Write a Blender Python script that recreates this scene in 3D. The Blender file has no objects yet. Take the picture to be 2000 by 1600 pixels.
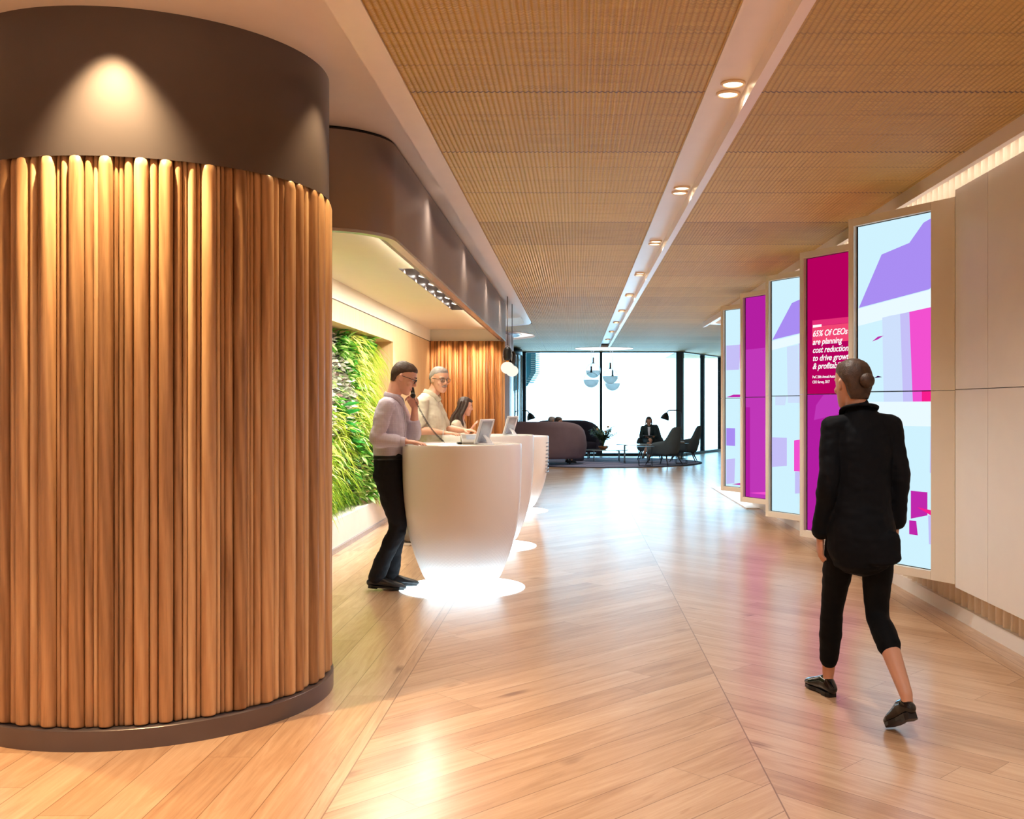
import bpy, bmesh, math, random
from mathutils import Vector, Matrix, Quaternion
PI = math.pi
rnd = random.Random(7)
scene = bpy.context.scene
COL = scene.collection

# ---------------------------------------------------------------- materials
def srgb(r, g, b):
    f = lambda c: (c/255/12.92) if c/255 <= 0.04045 else ((c/255+0.055)/1.055)**2.4
    return (f(r), f(g), f(b), 1.0)

class NT:
    """small helper for building node trees"""
    def __init__(self, name):
        self.m = bpy.data.materials.new(name); self.m.use_nodes = True
        self.t = self.m.node_tree; self.t.nodes.clear()
        self.out = self.n('ShaderNodeOutputMaterial')
    def n(self, kind, **kw):
        nd = self.t.nodes.new(kind)
        for k, v in kw.items(): setattr(nd, k, v)
        return nd
    def link(self, a, b): self.t.links.new(a, b)
    def put(self, sock, v):
        if isinstance(v, bpy.types.NodeSocket): self.link(v, sock)
        else: sock.default_value = v
    def math(self, op, a, b=0.0, c=None):
        nd = self.n('ShaderNodeMath', operation=op)
        self.put(nd.inputs[0], a); self.put(nd.inputs[1], b)
        if c is not None: self.put(nd.inputs[2], c)
        return nd.outputs[0]
    def mix(self, f, a, b, typ='RGBA'):
        nd = self.n('ShaderNodeMix', data_type=typ)
        ia, ib = (6, 7) if typ == 'RGBA' else (2, 3)
        self.put(nd.inputs[0], f); self.put(nd.inputs[ia], a); self.put(nd.inputs[ib], b)
        return nd.outputs[2 if typ == 'RGBA' else 0]
    def ramp(self, f, stops):
        nd = self.n('ShaderNodeValToRGB'); self.put(nd.inputs[0], f)
        cr = nd.color_ramp
        while len(cr.elements) < len(stops): cr.elements.new(0.5)
        for e, (p, c) in zip(cr.elements, stops): e.position = p; e.color = c
        return nd.outputs[0]
    def xyz(self, x=0.0, y=0.0, z=0.0):
        nd = self.n('ShaderNodeCombineXYZ')
        for i, v in enumerate((x, y, z)): self.put(nd.inputs[i], v)
        return nd.outputs[0]
    def sep(self, v):
        nd = self.n('ShaderNodeSeparateXYZ'); self.link(v, nd.inputs[0]); return nd.outputs
    def noise(self, vec, scale=5.0, detail=3.0, rough=0.5, dist=0.0):
        nd = self.n('ShaderNodeTexNoise'); self.put(nd.inputs['Vector'], vec)
        self.put(nd.inputs['Scale'], scale); nd.inputs['Detail'].default_value = detail
        nd.inputs['Roughness'].default_value = rough; nd.inputs['Distortion'].default_value = dist
        return nd.outputs[0]
    def pos(self, obj=False):
        if obj: return self.n('ShaderNodeTexCoord').outputs['Object']
        return self.n('ShaderNodeNewGeometry').outputs['Position']
    def bump(self, h, strength=0.2, dist=0.01):
        nd = self.n('ShaderNodeBump'); nd.inputs['Strength'].default_value = strength
        nd.inputs['Distance'].default_value = dist; self.link(h, nd.inputs['Height']); return nd.outputs[0]
    def bsdf(self, color, rough=0.5, metal=0.0, normal=None, **kw):
        b = self.n('ShaderNodeBsdfPrincipled')
        self.put(b.inputs['Base Color'], color); self.put(b.inputs['Roughness'], rough)
        self.put(b.inputs['Metallic'], metal)
        if normal is not None: self.link(normal, b.inputs['Normal'])
        for k, v in kw.items(): self.put(b.inputs[k.replace('_', ' ')], v)
        self.link(b.outputs[0], self.out.inputs[0]); return b

def plain(name, col, rough=0.5, metal=0.0, var=0.06, scale=6.0, bump=0.0, bscale=60.0, **kw):
    n = NT(name); p = n.pos(True)
    f = n.noise(p, scale, 3)
    dark = tuple(c*(1-var) for c in col[:3]) + (1,); lite = tuple(min(1, c*(1+var)) for c in col[:3]) + (1,)
    c = n.ramp(f, [(0.3, dark), (0.7, lite)])
    nm = n.bump(n.noise(p, bscale, 2), bump, 0.004) if bump else None
    n.bsdf(c, rough, metal, nm, **kw)
    return n.m

def emit(name, col, strength):
    n = NT(name); e = n.n('ShaderNodeEmission'); e.inputs[0].default_value = col
    e.inputs[1].default_value = strength; n.link(e.outputs[0], n.out.inputs[0]); return n.m

def wood(name, c_dark, c_mid, c_lite, rough=0.42, axis='Z', use_tone=True, scale=1.0):
    n = NT(name); s = n.sep(n.pos(True))
    tone = n.n('ShaderNodeAttribute', attribute_name='tone').outputs['Fac'] if use_tone else 0.5
    k = {'X': (0.55, 9, 9), 'Y': (9, 0.55, 9), 'Z': (9, 9, 0.55)}[axis]
    v = n.xyz(n.math('MULTIPLY_ADD', s[0], k[0]*scale, n.math('MULTIPLY', tone, 37.0)),
              n.math('MULTIPLY_ADD', s[1], k[1]*scale, n.math('MULTIPLY', tone, 91.0)),
              n.math('MULTIPLY_ADD', s[2], k[2]*scale, n.math('MULTIPLY', tone, 53.0)))
    g1 = n.noise(v, 2.2, 5, 0.6, 0.6)
    w = n.n('ShaderNodeTexWave', wave_type='BANDS', bands_direction='DIAGONAL')
    n.link(v, w.inputs['Vector']); w.inputs['Scale'].default_value = 1.3
    w.inputs['Distortion'].default_value = 5.0; w.inputs['Detail'].default_value = 2.0
    w.inputs['Detail Scale'].default_value = 1.2
    fine = n.noise(n.xyz(*[n.math('MULTIPLY', s[i], (60, 60, 60)[i] if 'XYZ'[i] != axis else 3.0) for i in range(3)]), 3.0, 3)
    f = n.math('ADD', n.math('MULTIPLY', g1, 0.55), n.math('MULTIPLY', w.outputs[1], 0.13))
    f = n.math('ADD', f, n.math('MULTIPLY', fine, 0.16))
    f = n.math('ADD', f, 0.04)
    f = n.math('ADD', f, n.math('MULTIPLY', n.math('SUBTRACT', tone, 0.5), 0.42))
    c = n.ramp(f, [(0.18, c_dark), (0.48, c_mid), (0.8, c_lite)])
    n.bsdf(c, rough, 0.0, n.bump(fine, 0.12, 0.002))
    return n.m

# ---------------------------------------------------------------- mesh helpers
def quad(bm, a, b, c, d, mi=0):
    f = bm.faces.new([bm.verts.new(p) for p in (a, b, c, d)]); f.material_index = mi; return f

def box(bm, x0, x1, y0, y1, z0, z1, mi=0):
    v = [bm.verts.new((x, y, z)) for z in (z0, z1) for y in (y0, y1) for x in (x0, x1)]
    for q in ((0, 2, 3, 1), (4, 5, 7, 6), (0, 1, 5, 4), (2, 6, 7, 3), (0, 4, 6, 2), (1, 3, 7, 5)):
        bm.faces.new([v[i] for i in q]).material_index = mi

def prism(bm, pts, z0, z1, mi=0, smooth=False):
    """vertical extrusion of a plan outline"""
    a = [bm.verts.new((p[0], p[1], z0)) for p in pts]; b = [bm.verts.new((p[0], p[1], z1)) for p in pts]
    n = len(pts)
    for i in range(n):
        f = bm.faces.new((a[i], a[(i+1) % n], b[(i+1) % n], b[i])); f.material_index = mi; f.smooth = smooth
    bm.faces.new(a[::-1]).material_index = mi; bm.faces.new(b).material_index = mi

def ring_stack(bm, rings, cap=True, smooth=True, closed=True, mi=0):
    vs = [[bm.verts.new(p) for p in r] for r in rings]; n = len(rings[0])
    for i in range(len(vs)-1):
        for j in range(n if closed else n-1):
            k = (j+1) % n
            f = bm.faces.new((vs[i][j], vs[i][k], vs[i+1][k], vs[i+1][j])); f.smooth = smooth; f.material_index = mi
    if cap and closed:
        for r, rev in ((vs[0], True), (vs[-1], False)):
            f = bm.faces.new(r[::-1] if rev else r); f.material_index = mi
    return vs

def lathe(bm, prof, seg=48, cx=0, cy=0, cap=True, smooth=True, mi=0):
    rings = [[(cx+r*math.cos(2*PI*j/seg), cy+r*math.sin(2*PI*j/seg), z) for j in range(seg)] for r, z in prof]
    return ring_stack(bm, rings, cap, smooth, True, mi)

def frame_of(t, hint):
    t = t.normalized(); s = hint - t*hint.dot(t)
    if s.length < 1e-4:
        s = Vector((1, 0, 0)) - t*t.x
        if s.length < 1e-3: s = Vector((0, 1, 0)) - t*t.y
    s.normalize(); return s, t.cross(s)

def tube(bm, pts, radii, hint=Vector((1, 0, 0)), seg=14, round_ends=True, smooth=True, mi=0):
    """closed tube with elliptical sections; radii: number or (side, depth)"""
    pts = [Vector(p) for p in pts]; rr = []
    if not isinstance(radii, (list, tuple)) or (isinstance(radii, tuple) and len(radii) == 2 and not isinstance(radii[0], (tuple, list))): radii = [radii]*len(pts)
    for r in radii: rr.append(r if isinstance(r, (tuple, list)) else (r, r))
    hint = Vector(hint)
    n = len(pts); rings = []
    def ring(c, s, d, a, b): return [c + s*(a*math.cos(2*PI*k/seg)) + d*(b*math.sin(2*PI*k/seg)) for k in range(seg)]
    fr = []
    for i in range(n):
        t = (pts[min(i+1, n-1)] - pts[max(i-1, 0)])
        if t.length < 1e-6: t = Vector((0, 0, 1))
        s, d = frame_of(t, hint); fr.append((t.normalized(), s, d))
        hint = s
    if round_ends:
        t, s, d = fr[0]; a, b = rr[0]; m = min(a, b)
        for k in (0.12, 0.5, 0.8): rings.append(ring(pts[0]-t*m*math.sqrt(1-k*k), s, d, a*k, b*k))
    for i in range(n): rings.append(ring(pts[i], fr[i][1], fr[i][2], *rr[i]))
    if round_ends:
        t, s, d = fr[-1]; a, b = rr[-1]; m = min(a, b)
        for k in (0.8, 0.5, 0.12): rings.append(ring(pts[-1]+t*m*math.sqrt(1-k*k), s, d, a*k, b*k))
    return ring_stack(bm, rings, True, smooth, True, mi)

def ball(bm, c, r, seg=20, rings=12, rot=None, mi=0):
    if not isinstance(r, (tuple, list)): r = (r, r, r)
    c = Vector(c); out = []
    for i in range(rings+1):
        th = PI*(i+0.001)/(rings+0.002); ring = []
        for j in range(seg):
            v = Vector((r[0]*math.sin(th)*math.cos(2*PI*j/seg), r[1]*math.sin(th)*math.sin(2*PI*j/seg), r[2]*math.cos(th)))
            if rot is not None: v = rot @ v
            ring.append(c+v)
        out.append(ring)
    ring_stack(bm, out, True, True, True, mi)

def smoothpath(pts, n=8):
    """catmull-rom"""
    pts = [Vector(p) for p in pts]; P = [2*pts[0]-pts[1]] + pts + [2*pts[-1]-pts[-2]]; out = []
    for i in range(1, len(P)-2):
        for k in range(n):
            t = k/n; a, b, c, d = P[i-1], P[i], P[i+1], P[i+2]
            out.append(0.5*((2*b)+(c-a)*t+(2*a-5*b+4*c-d)*t*t+(3*b-a-3*c+d)*t**3))
    out.append(pts[-1]); return out

def link(name, bm, mat, parent=None, recalc=True, bevel=0.0, smooth=None, tone=None):
    if recalc: bmesh.ops.recalc_face_normals(bm, faces=bm.faces)
    if smooth is not None:
        for f in bm.faces: f.smooth = smooth
    me = bpy.data.meshes.new(name); bm.to_mesh(me); bm.free()
    for m in (mat if isinstance(mat, (list, tuple)) else [mat]): me.materials.append(m)
    if tone is not None:
        at = me.attributes.new('tone', 'FLOAT', 'FACE')
        at.data.foreach_set('value', tone[:len(me.polygons)])
    o = bpy.data.objects.new(name, me); COL.objects.link(o)
    if parent: o.parent = parent
    if bevel:
        md = o.modifiers.new('bevel', 'BEVEL'); md.width = bevel; md.segments = 2; md.limit_method = 'ANGLE'
        md.angle_limit = math.radians(40)
    return o

def tag(o, label=None, cat=None, group=None, kind=None):
    if label: o['label'] = label
    if cat: o['category'] = cat
    if group: o['group'] = group
    if kind: o['kind'] = kind
    return o

def thing(name, label, cat, loc=(0, 0, 0), rz=0.0, group=None):
    o = bpy.data.objects.new(name, None); COL.objects.link(o)
    o.location = loc; o.rotation_euler = (0, 0, rz); o.empty_display_size = 0.1
    return tag(o, label, cat, group)

def struct(name, bm, mat, parent=None, **kw):
    o = link(name, bm, mat, parent, **kw)
    if parent is None: o['kind'] = 'structure'
    return o

def dup(root, loc=None, rz=None, label=None):
    r = root.copy(); COL.objects.link(r)
    if loc is not None: r.location = loc
    if rz is not None: r.rotation_euler = (0, 0, rz)
    if label: r['label'] = label
    for ch in list(root.children):
        c = ch.copy(); COL.objects.link(c); c.parent = r
        for g in list(ch.children):
            d = g.copy(); COL.objects.link(d); d.parent = c
    return r

def fused(name, bm, mat, parent, voxel=0.006, smooth_it=2, adapt=0.0):
    """fuse overlapping closed shapes into one continuous skin"""
    bmesh.ops.recalc_face_normals(bm, faces=bm.faces)
    me = bpy.data.meshes.new(name+'_raw'); bm.to_mesh(me); bm.free()
    o = bpy.data.objects.new(name+'_raw', me); COL.objects.link(o)
    md = o.modifiers.new('r', 'REMESH'); md.mode = 'VOXEL'; md.voxel_size = voxel; md.adaptivity = adapt
    md.use_smooth_shade = True
    if smooth_it:
        sm = o.modifiers.new('s', 'SMOOTH'); sm.factor = 0.5; sm.iterations = smooth_it
    dg = bpy.context.evaluated_depsgraph_get()
    me2 = bpy.data.meshes.new_from_object(o.evaluated_get(dg))
    bpy.data.objects.remove(o); bpy.data.meshes.remove(me)
    me2.name = name; me2.materials.clear()
    for m in (mat if isinstance(mat, (list, tuple)) else [mat]): me2.materials.append(m)
    o2 = bpy.data.objects.new(name, me2); COL.objects.link(o2); o2.parent = parent
    return o2
# ================================================================ ROOM
ZC = 3.0      # woven ceiling
ZR = 3.13     # raised plaster ceiling on the reception side
YW = 29.5     # window wall

# ---- floor: oak planks, chevron in the middle, straight at the sides
def floor_material():
    n = NT('oak_chevron_floor'); s = n.sep(n.pos()); x, y = s[0], s[1]
    r2 = 1/math.sqrt(2)
    def gt(a, b): return n.math('GREATER_THAN', a, b)
    inB = n.math('MULTIPLY', gt(x, -0.892), gt(0.75, x))
    inC = n.math('MULTIPLY', gt(x, 0.75), gt(2.384, x))
    inA = n.math('SUBTRACT', 1.0, n.math('ADD', inB, inC))
    sm = n.math('MULTIPLY', n.math('ADD', x, y), r2); df = n.math('MULTIPLY', n.math('SUBTRACT', y, x), r2)
    nd = n.math('MULTIPLY', df, -1.0)
    u = n.math('ADD', n.math('ADD', n.math('MULTIPLY', inB, sm), n.math('MULTIPLY', inC, nd)), n.math('MULTIPLY', inA, y))
    v = n.math('ADD', n.math('ADD', n.math('MULTIPLY', inB, df), n.math('MULTIPLY', inC, sm)), n.math('MULTIPLY', inA, x))
    v = n.math('ADD', v, n.math('ADD', n.math('MULTIPLY', inB, 31.0), n.math('MULTIPLY', inC, 67.06)))
    W = 0.19
    q = n.math('DIVIDE', v, W); row = n.math('FLOOR', q); fr = n.math('FRACT', q)
    wn = n.n('ShaderNodeTexWhiteNoise', noise_dimensions='1D'); n.link(row, wn.inputs['W'])
    ul = n.math('DIVIDE', n.math('MULTIPLY_ADD', wn.outputs[0], 2.3, u), 2.1)
    seg = n.math('FLOOR', ul); fu = n.math('FRACT', ul)
    w2 = n.n('ShaderNodeTexWhiteNoise', noise_dimensions='2D'); n.link(n.xyz(row, seg, 0.0), w2.inputs['Vector'])
    tone = w2.outputs[0]
    gv = n.xyz(n.math('MULTIPLY_ADD', tone, 40.0, n.math('MULTIPLY', u, 0.9)), n.math('MULTIPLY', v, 9.0), n.math('MULTIPLY', tone, 17.0))
    g = n.noise(gv, 1.6, 6, 0.62, 1.2)
    fine = n.noise(n.xyz(n.math('MULTIPLY', u, 2.2), n.math('MULTIPLY', v, 60.0), tone), 2.0, 3)
    f = n.math('ADD', n.math('MULTIPLY', g, 0.62), n.math('MULTIPLY', fine, 0.20))
    f = n.math('ADD', f, n.math('MULTIPLY', n.math('SUBTRACT', tone, 0.5), 0.20))
    col = n.ramp(f, [(0.10, srgb(146, 102, 72)), (0.34, srgb(186, 145, 110)), (0.56, srgb(207, 170, 136)), (0.85, srgb(224, 194, 164))])
    # knots
    vo = n.n('ShaderNodeTexVoronoi', feature='F1'); n.link(n.xyz(n.math('MULTIPLY', u, 1.35), n.math('MULTIPLY', v, 3.6), tone), vo.inputs['Vector'])
    vo.inputs['Scale'].default_value = 1.0
    dd = n.math('ADD', vo.outputs['Distance'], n.math('MULTIPLY', n.math('SUBTRACT', g, 0.5), 0.25))
    knot = n.n('ShaderNodeMapRange'); n.link(dd, knot.inputs[0])
    knot.inputs[1].default_value = 0.02; knot.inputs[2].default_value = 0.14; knot.inputs[3].default_value = 0.75; knot.inputs[4].default_value = 0.0
    sel = n.n('ShaderNodeSeparateColor'); n.link(vo.outputs['Color'], sel.inputs[0])
    kf = n.math('MULTIPLY', knot.outputs[0], gt(sel.outputs[0], 0.30))
    col = n.mix(kf, col, srgb(112, 66, 36))
    # dark streaks (cracks with filler)
    st = n.noise(n.xyz(n.math('MULTIPLY', u, 0.8), n.math('MULTIPLY_ADD', v, 11.0, n.math('MULTIPLY', tone, 9.0)), 3.0), 2.0, 3, 0.5, 1.8)
    stf = n.n('ShaderNodeMapRange'); n.link(st, stf.inputs[0]); stf.inputs[1].default_value = 0.66; stf.inputs[2].default_value = 0.76
    stf.inputs[3].default_value = 0.0; stf.inputs[4].default_value = 0.45
    col = n.mix(stf.outputs[0], col, srgb(150, 96, 54))
    # joints
    e1 = n.math('LESS_THAN', n.math('MINIMUM', fr, n.math('SUBTRACT', 1.0, fr)), 0.010)
    e2 = n.math('LESS_THAN', fu, 0.0012)
    zs = None
    for xs in (-0.892, 0.75, 2.384):
        k = n.math('LESS_THAN', n.math('ABSOLUTE', n.math('SUBTRACT', x, xs)), 0.003)
        zs = k if zs is None else n.math('MAXIMUM', zs, k)
    j = n.math('MAXIMUM', n.math('MAXIMUM', e1, e2), zs)
    col = n.mix(n.math('MULTIPLY', j, 0.75), col, srgb(110, 70, 40))
    ro = n.math('ADD', 0.16, n.math('MULTIPLY', fine, 0.14))
    h = n.math('SUBTRACT', n.math('ADD', n.math('MULTIPLY', fine, 0.25), n.math('MULTIPLY', tone, 0.25)), j)
    n.bsdf(col, ro, 0.0, n.bump(h, 0.18, 0.0015), IOR=1.55, Coat_Weight=0.6, Coat_Roughness=0.42, Coat_IOR=1.5)
    return n.m
M = {}
M['floor'] = floor_material()
M['plaster'] = plain('warm_white_plaster', srgb(236, 222, 208), 0.55, var=0.015)
M['soffit'] = plain('satin_white_soffit', srgb(244, 232, 226), 0.30, var=0.015)
M['panel'] = plain('white_lacquer_panel', srgb(234, 229, 226), 0.42, var=0.012)
M['rib'] = plain('white_ribbed_wall', srgb(228, 212, 192), 0.55, var=0.03)
M['bronze'] = plain('dark_bronze_metal', srgb(100, 92, 92), 0.34, 0.6, var=0.05, scale=3)
M['bronze_sheen'] = plain('satin_bronze_metal', srgb(152, 136, 128), 0.40, 0.8, var=0.04, scale=3)
M['bronze_base'] = plain('bronze_plinth_metal', srgb(104, 94, 94), 0.30, 0.6, var=0.04)
M['slat'] = wood('walnut_slats', srgb(130, 92, 62), srgb(188, 146, 106), srgb(222, 188, 146), 0.38)
M['slat_back'] = wood('oak_slats', srgb(128, 74, 34), srgb(186, 122, 66), srgb(220, 168, 108), 0.45)
M['birch'] = wood('pale_veneer', srgb(206, 168, 118), srgb(222, 186, 138), srgb(236, 206, 162), 0.5, 'Z', False)
M['black'] = plain('matt_black_metal', srgb(22, 22, 24), 0.4, 0.3)
M['mullion'] = plain('dark_teal_mullion', srgb(26, 44, 54), 0.35, 0.5)
M['white_gloss'] = plain('white_solid_surface', srgb(238, 228, 222), 0.22, var=0.008)
M['column'] = plain('pale_mauve_metal_panel', srgb(196, 182, 190), 0.28, 0.45, var=0.03)

b = bmesh.new(); box(b, -6, 7, -5.0, 36, -0.06, 0.0)
struct('floor', b, M['floor'])
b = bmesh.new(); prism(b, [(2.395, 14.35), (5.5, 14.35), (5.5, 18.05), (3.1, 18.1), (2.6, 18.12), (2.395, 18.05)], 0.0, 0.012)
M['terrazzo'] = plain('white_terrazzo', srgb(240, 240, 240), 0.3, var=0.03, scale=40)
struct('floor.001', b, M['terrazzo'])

# ---- woven metal ceiling: real corrugation running along the hall
def ceiling_material():
    n = NT('woven_bronze_mesh'); s = n.sep(n.pos()); x, y = s[0], s[1]
    p = n.math('DIVIDE', n.math('SUBTRACT', y, 6.262), 1.2)
    fr = n.math('FRACT', p); edge = n.math('MINIMUM', fr, n.math('SUBTRACT', 1.0, fr))
    seam = n.math('LESS_THAN', edge, 0.007)
    p3 = n.math('FRACT', n.math('MULTIPLY', p, 3.0)); e3 = n.math('MINIMUM', p3, n.math('SUBTRACT', 1.0, p3))
    s3 = n.math('MULTIPLY', n.math('LESS_THAN', e3, 0.02), 0.28)
    bay = n.n('ShaderNodeTexWhiteNoise', noise_dimensions='2D')
    n.link(n.xyz(n.math('FLOOR', n.math('MULTIPLY', p, 1.0)), 0.0, 0.0), bay.inputs['Vector'])
    wv = n.noise(n.xyz(n.math('MULTIPLY', x, 3.0), n.math('MULTIPLY', y, 160.0), 0.0), 1.0, 2)
    lg = n.noise(n.xyz(x, y, 0.0), 0.9, 2)
    ff = n.math('ADD', n.math('ADD', n.math('MULTIPLY', wv, 0.7), n.math('MULTIPLY', bay.outputs[0], 0.2)), n.math('MULTIPLY', lg, 0.15))
    c = n.ramp(ff, [(0.25, srgb(140, 108, 42)), (0.5, srgb(190, 152, 66)), (0.78, srgb(216, 182, 98))])
    c = n.mix(n.math('MAXIMUM', n.math('MULTIPLY', seam, 0.85), s3), c, srgb(70, 42, 18))
    h = n.noise(n.xyz(n.math('MULTIPLY', x, 30.0), n.math('MULTIPLY', y, 220.0), 0.0), 1.0, 1)
    n.bsdf(c, 0.5, 0.25, n.bump(h, 0.5, 0.003))
    return n.m
M['mesh'] = ceiling_material()
PITCH = 0.028; AMP = 0.0065
RING_L = (-2.74, 22.7, 1.85); RING_M = (0.78, 27.9, 0.80)
def yend_left(x):   # end of the reception-side recess
    return 19.25 + 1.5*math.sqrt(max(0.0, min(1.0, (-0.82-x)/1.9)))
def cut(iv, a, c):
    out = []
    for lo, hi in iv:
        if c <= lo or a >= hi: out.append((lo, hi)); continue
        if a > lo: out.append((lo, a))
        if c < hi: out.append((c, hi))
    return out
def strips(x):
    if 0.652 < x < 0.91:
        return cut([(28.45, YW+0.3)], 0, 28.45)
    iv = [(-5.0, YW+4.2 if x > 2.9 else YW+0.05)]
    if x < -0.82: iv = cut(iv, -6, yend_left(x))
    if x > 2.38: iv = cut(iv, -6, 19.1 + 1.2*math.sqrt(min(1.0, (x-2.38)/2.0)))
    for cx, cy, r in (RING_L, RING_M):
        if abs(x-cx) < r:
            h = math.sqrt(r*r-(x-cx)**2); iv = cut(iv, cy-h, cy+h)
    return [(lo, hi) for lo, hi in iv if hi-lo > 0.02]
b = bmesh.new(); NX = 5
x = -4.2; step = PITCH/NX
k = 0
bounds = [(-4.2, -0.82), (-0.82, 0.652), (0.652, 0.91), (0.91, 2.38), (2.38, 6.0)]
for x0, x1 in bounds:
    m = max(1, int(round((x1-x0)/step))); st = (x1-x0)/m
    zz = [ZC + 0.004 - AMP*abs(math.sin(PI*(i/ NX))) for i in range(m+1)]
    for i in range(m):
        xa, xb = x0+i*st, x0+(i+1)*st
        for lo, hi in strips((xa+xb)/2):
            f = quad(b, (xa, lo, zz[i]), (xa, hi, zz[i]), (xb, hi, zz[i+1]), (xb, lo, zz[i+1]))
bmesh.ops.remove_doubles(b, verts=b.verts, dist=0.0002)
struct('ceiling', b, M['mesh'], smooth=True, recalc=False)
# structural slab above everything + side upstands
b = bmesh.new(); box(b, -6.2, 7.2, -5.0, 36, 3.40, 3.6)
struct('ceiling.001', b, M['plaster'])
# raised plaster ceiling over the reception side
b = bmesh.new()
pts = [(-6, -5), (-0.956, -5), (-0.956, 19.2)] + [(-0.956-0.04*i*i-0.02*i, yend_left(-0.82-0.06*i*i)) for i in range(1, 7)] + [(-6, 20.6)]
prism(b, pts, ZR, ZR+0.05)
struct('ceiling.002', b, M['soffit'])
# white border band between raised ceiling and woven ceiling
def band(path, w, z0, z1, name, mat, side=1):
    bb = bmesh.new(); P = [Vector((p[0], p[1], 0)) for p in path]; n = len(P); L = []; R = []
    for i in range(n):
        t = (P[min(i+1, n-1)]-P[max(i-1, 0)]).normalized(); nn = Vector((-t.y, t.x, 0))*side
        L.append(P[i]); R.append(P[i]+nn*w)
    rings = [[(L[i].x, L[i].y, z0), (R[i].x, R[i].y, z0), (R[i].x, R[i].y, z1), (L[i].x, L[i].y, z1)] for i in range(n)]
    ring_stack(bb, rings, True, False)
    return struct(name, bb, mat)
bx = [(-0.82, -5), (-0.82, 18.9), (-0.825, 19.12), (-0.86, 19.40)] + [(-0.82-1.9*(i/10)**2, yend_left(-0.82-1.9*(i/10)**2)) for i in range(2, 11)] + [(-3.6, 20.78)]
band(bx, 0.136, ZC-0.006, ZR, 'trim_1', M['soffit'])
# right-hand fascia and recess above the screens
b = bmesh.new(); box(b, 2.38, 2.42, -5, 19.1, 2.908, 3.06); struct('trim_2', b, M['soffit'])
b = bmesh.new(); box(b, 2.42, 6.5, -5, 20.4, 3.10, 3.14); struct('ceiling.003', b, M['plaster'])
bx = [(2.40, 17.0), (2.40, 19.1)] + [(2.40+2.0*(i/8)**2, 19.1+1.2*(i/8)) for i in range(1, 9)]
band(bx, -0.2, ZC-0.01, 3.06, 'trim_3', M['white_gloss'])
# rings of white plaster around the circular openings
def ring_open(name, cx, cy, r, w, depth, mat, inner=None):
    bb = bmesh.new()
    lathe(bb, [(r, ZC-0.008), (r, ZC+depth), (r-w*0.15, ZC+depth)], 72, cx, cy, cap=False)
    f = lathe(bb, [(r-w*0.15, ZC+depth), (0.01, ZC+depth)], 72, cx, cy, cap=False)
    return struct(name, bb, mat, recalc=True)
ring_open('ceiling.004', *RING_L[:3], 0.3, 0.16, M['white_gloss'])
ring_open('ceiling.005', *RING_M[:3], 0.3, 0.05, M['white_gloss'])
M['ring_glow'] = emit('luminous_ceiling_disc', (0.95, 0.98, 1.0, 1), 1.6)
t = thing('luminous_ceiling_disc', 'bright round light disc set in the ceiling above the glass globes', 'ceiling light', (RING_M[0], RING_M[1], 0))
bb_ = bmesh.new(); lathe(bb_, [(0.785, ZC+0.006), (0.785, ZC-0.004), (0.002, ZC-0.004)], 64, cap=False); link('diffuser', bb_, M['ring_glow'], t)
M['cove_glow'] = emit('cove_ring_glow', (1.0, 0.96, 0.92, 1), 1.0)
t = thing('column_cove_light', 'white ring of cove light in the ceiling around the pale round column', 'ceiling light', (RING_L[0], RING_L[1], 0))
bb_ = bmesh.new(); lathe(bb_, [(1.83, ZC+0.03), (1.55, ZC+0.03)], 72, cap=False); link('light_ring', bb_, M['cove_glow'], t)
b = bmesh.new(); lathe(b, [(1.50, ZC-0.0), (1.53, ZC+0.01), (1.53, ZC+0.05), (1.3, ZC+0.05)], 72, RING_L[0], RING_L[1], cap=True)
struct('ceiling.006', b, M['column'])

# linear trough in the middle of the ceiling
b = bmesh.new()
TY0, TY1 = -5.0, 28.3
prof = [(0.640, ZC-0.008), (0.655, ZC-0.008), (0.655, 3.068), (0.864, 3.068), (0.864, ZC-0.006), (0.918, ZC-0.006), (0.918, 3.09), (0.640, 3.09)]
ring_stack(b, [[(px_, TY0, pz) for px_, pz in prof], [(px_, TY1, pz) for px_, pz in prof]], True, False)
struct('ceiling.007', b, M['soffit'])

# downlights in pairs along the trough
M['lamp_warm'] = emit('warm_lamp_glow', (1.0, 0.80, 0.52, 1), 6.0)
M['lamp_rim'] = plain('cream_lamp_rim', srgb(240, 214, 180), 0.3)
def make_downlight():
    t = thing('ceiling_downlight', 'x', 'downlight', (0, 0, 0), 0, 'round downlights in the linear ceiling trough')
    bb = bmesh.new(); lathe(bb, [(0.062, 0.0), (0.062, -0.010), (0.054, -0.014), (0.047, -0.006), (0.047, 0.0)], 32); link('rim', bb, M['lamp_rim'], t)
    bb = bmesh.new(); lathe(bb, [(0.046, -0.002), (0.046, -0.008), (0.02, -0.011), (0.002, -0.0115)], 32); link('lens', bb, M['lamp_warm'], t)
    return t
dl = None
ys = [5.22, 7.68, 10.15, 12.6, 15.0, 17.5, 19.9, 22.4, 25.0]
ordn = ['first', 'second', 'third', 'fourth', 'fifth', 'sixth', 'seventh', 'eighth', 'ninth']
def spot(name, loc, power, angle=70, blend=0.6, col=(1, .78, .52), size=0.05, target=None):
    l = bpy.data.lights.new(name, 'SPOT'); l.energy = power; l.spot_size = math.radians(angle); l.spot_blend = blend
    l.color = col; l.shadow_soft_size = size
    o = bpy.data.objects.new(name, l); COL.objects.link(o); o.location = loc
    if target is not None:
        d = Vector(target)-Vector(loc); o.rotation_euler = d.to_track_quat('-Z', 'Y').to_euler()
    return o
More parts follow.
